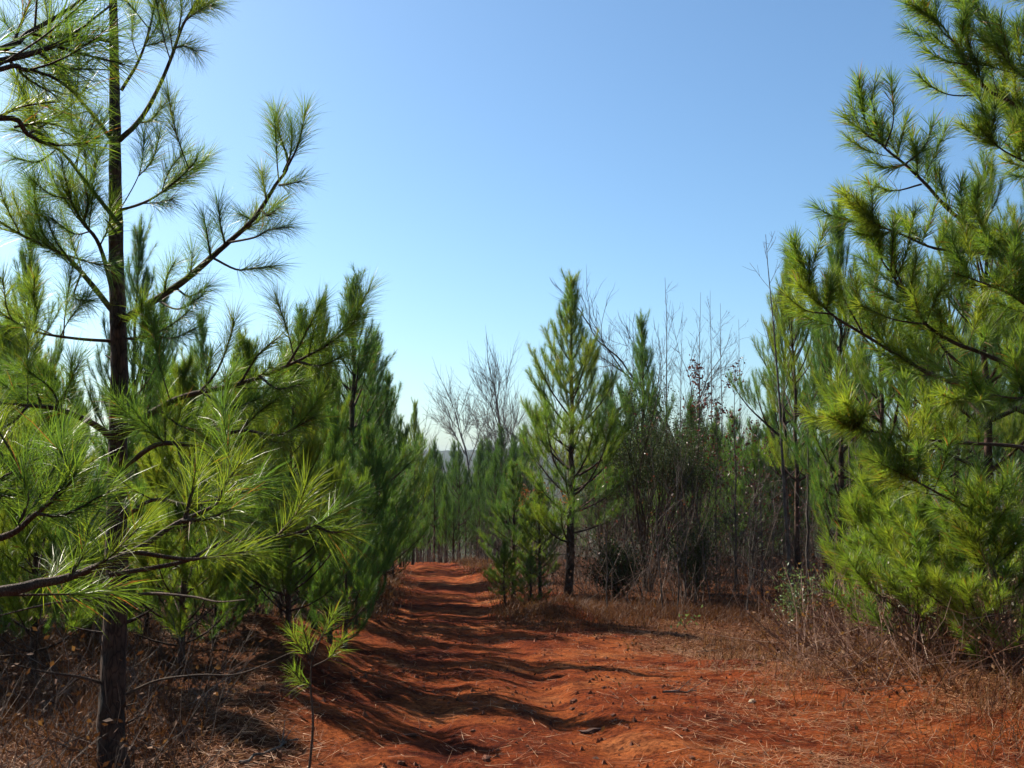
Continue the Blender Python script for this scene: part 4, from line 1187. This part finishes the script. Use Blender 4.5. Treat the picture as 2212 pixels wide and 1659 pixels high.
for k in range(34):
    px, py = rs.uniform(840, 1750), rs.uniform(1420, 1640)
    put('clay_clod', CL[k % 3], px, py, rs.uniform(.010, .024), rs.uniform(0, 6), 'thumb-sized red clay clod loose on the track', 'clod', 'loose clods on the track')


def stick(px0, py0, px1, py1, r, seed, label, lift=.0):
    rs = np.random.default_rng(seed)
    a, b = ground_hit(px0, py0), ground_hit(px1, py1)
    t = np.linspace(0, 1, 9)[:, None]
    c = a * (1 - t) + b * t + rs.normal(0, .012, (9, 3))
    c[:, 2] = zg(c[:, 0], c[:, 1]) + r + .004 + lift * np.sin(t[:, 0] * 3.1) + np.abs(rs.normal(0, .006, 9))
    mb_ = MB(); tube(mb_, c, np.linspace(r, r * .5, 9), 6, rough=.1, rs=rs)
    for k in range(3):
        i = rs.integers(2, 8)
        sc = shoot_curve(c[i], unit(c[i] - c[i - 1]) + rs.normal(0, .4, 3) + np.array((0, 0, .3)), .18, 0, 3, rs)
        tube(mb_, sc, np.linspace(r * .4, r * .2, 4), 4)
    return tag(link('fallen_stick', mb_.mesh('stick', M_GREYBARK, True)), label, 'stick')


stick(1432, 1500, 1512, 1494, .010, 1, 'dark fallen stick lying on the open clay')
stick(1795, 1295, 1880, 1345, .012, 2, 'pale fallen branch slanting out of the brush at right', .15)
stick(1500, 1410, 1590, 1400, .008, 3, 'thin twig at the back of the clearing')
stick(520, 1655, 640, 1600, .010, 4, 'fallen twig in the dead grass right of the foreground trunk')

# ------------------------------------------------------------------ the air between here and the ridge
m, n_, l_, out_ = mat('air')
pv = n_.new('ShaderNodeVolumePrincipled')
pv.inputs['Color'].default_value = (.58, .77, 1.0, 1)
pv.inputs['Density'].default_value = .00013
pv.inputs['Anisotropy'].default_value = .2
l_.new(pv.outputs[0], out_.inputs['Volume'])
x0, x1, y0, y1, z0, z1 = -2400., 2400., -450., 2900., -45., 26.
hb = MB()
hb.add([(x0, y0, z0), (x1, y0, z0), (x1, y1, z0), (x0, y1, z0), (x0, y0, z1), (x1, y0, z1), (x1, y1, z1), (x0, y1, z1)],
       quads=[(0, 3, 2, 1), (4, 5, 6, 7), (0, 1, 5, 4), (1, 2, 6, 5), (2, 3, 7, 6), (3, 0, 4, 7)])
tag(link('haze', hb.mesh('haze', m)), 'thin blue haze hanging over the valley and ridge', 'haze', kind='stuff')
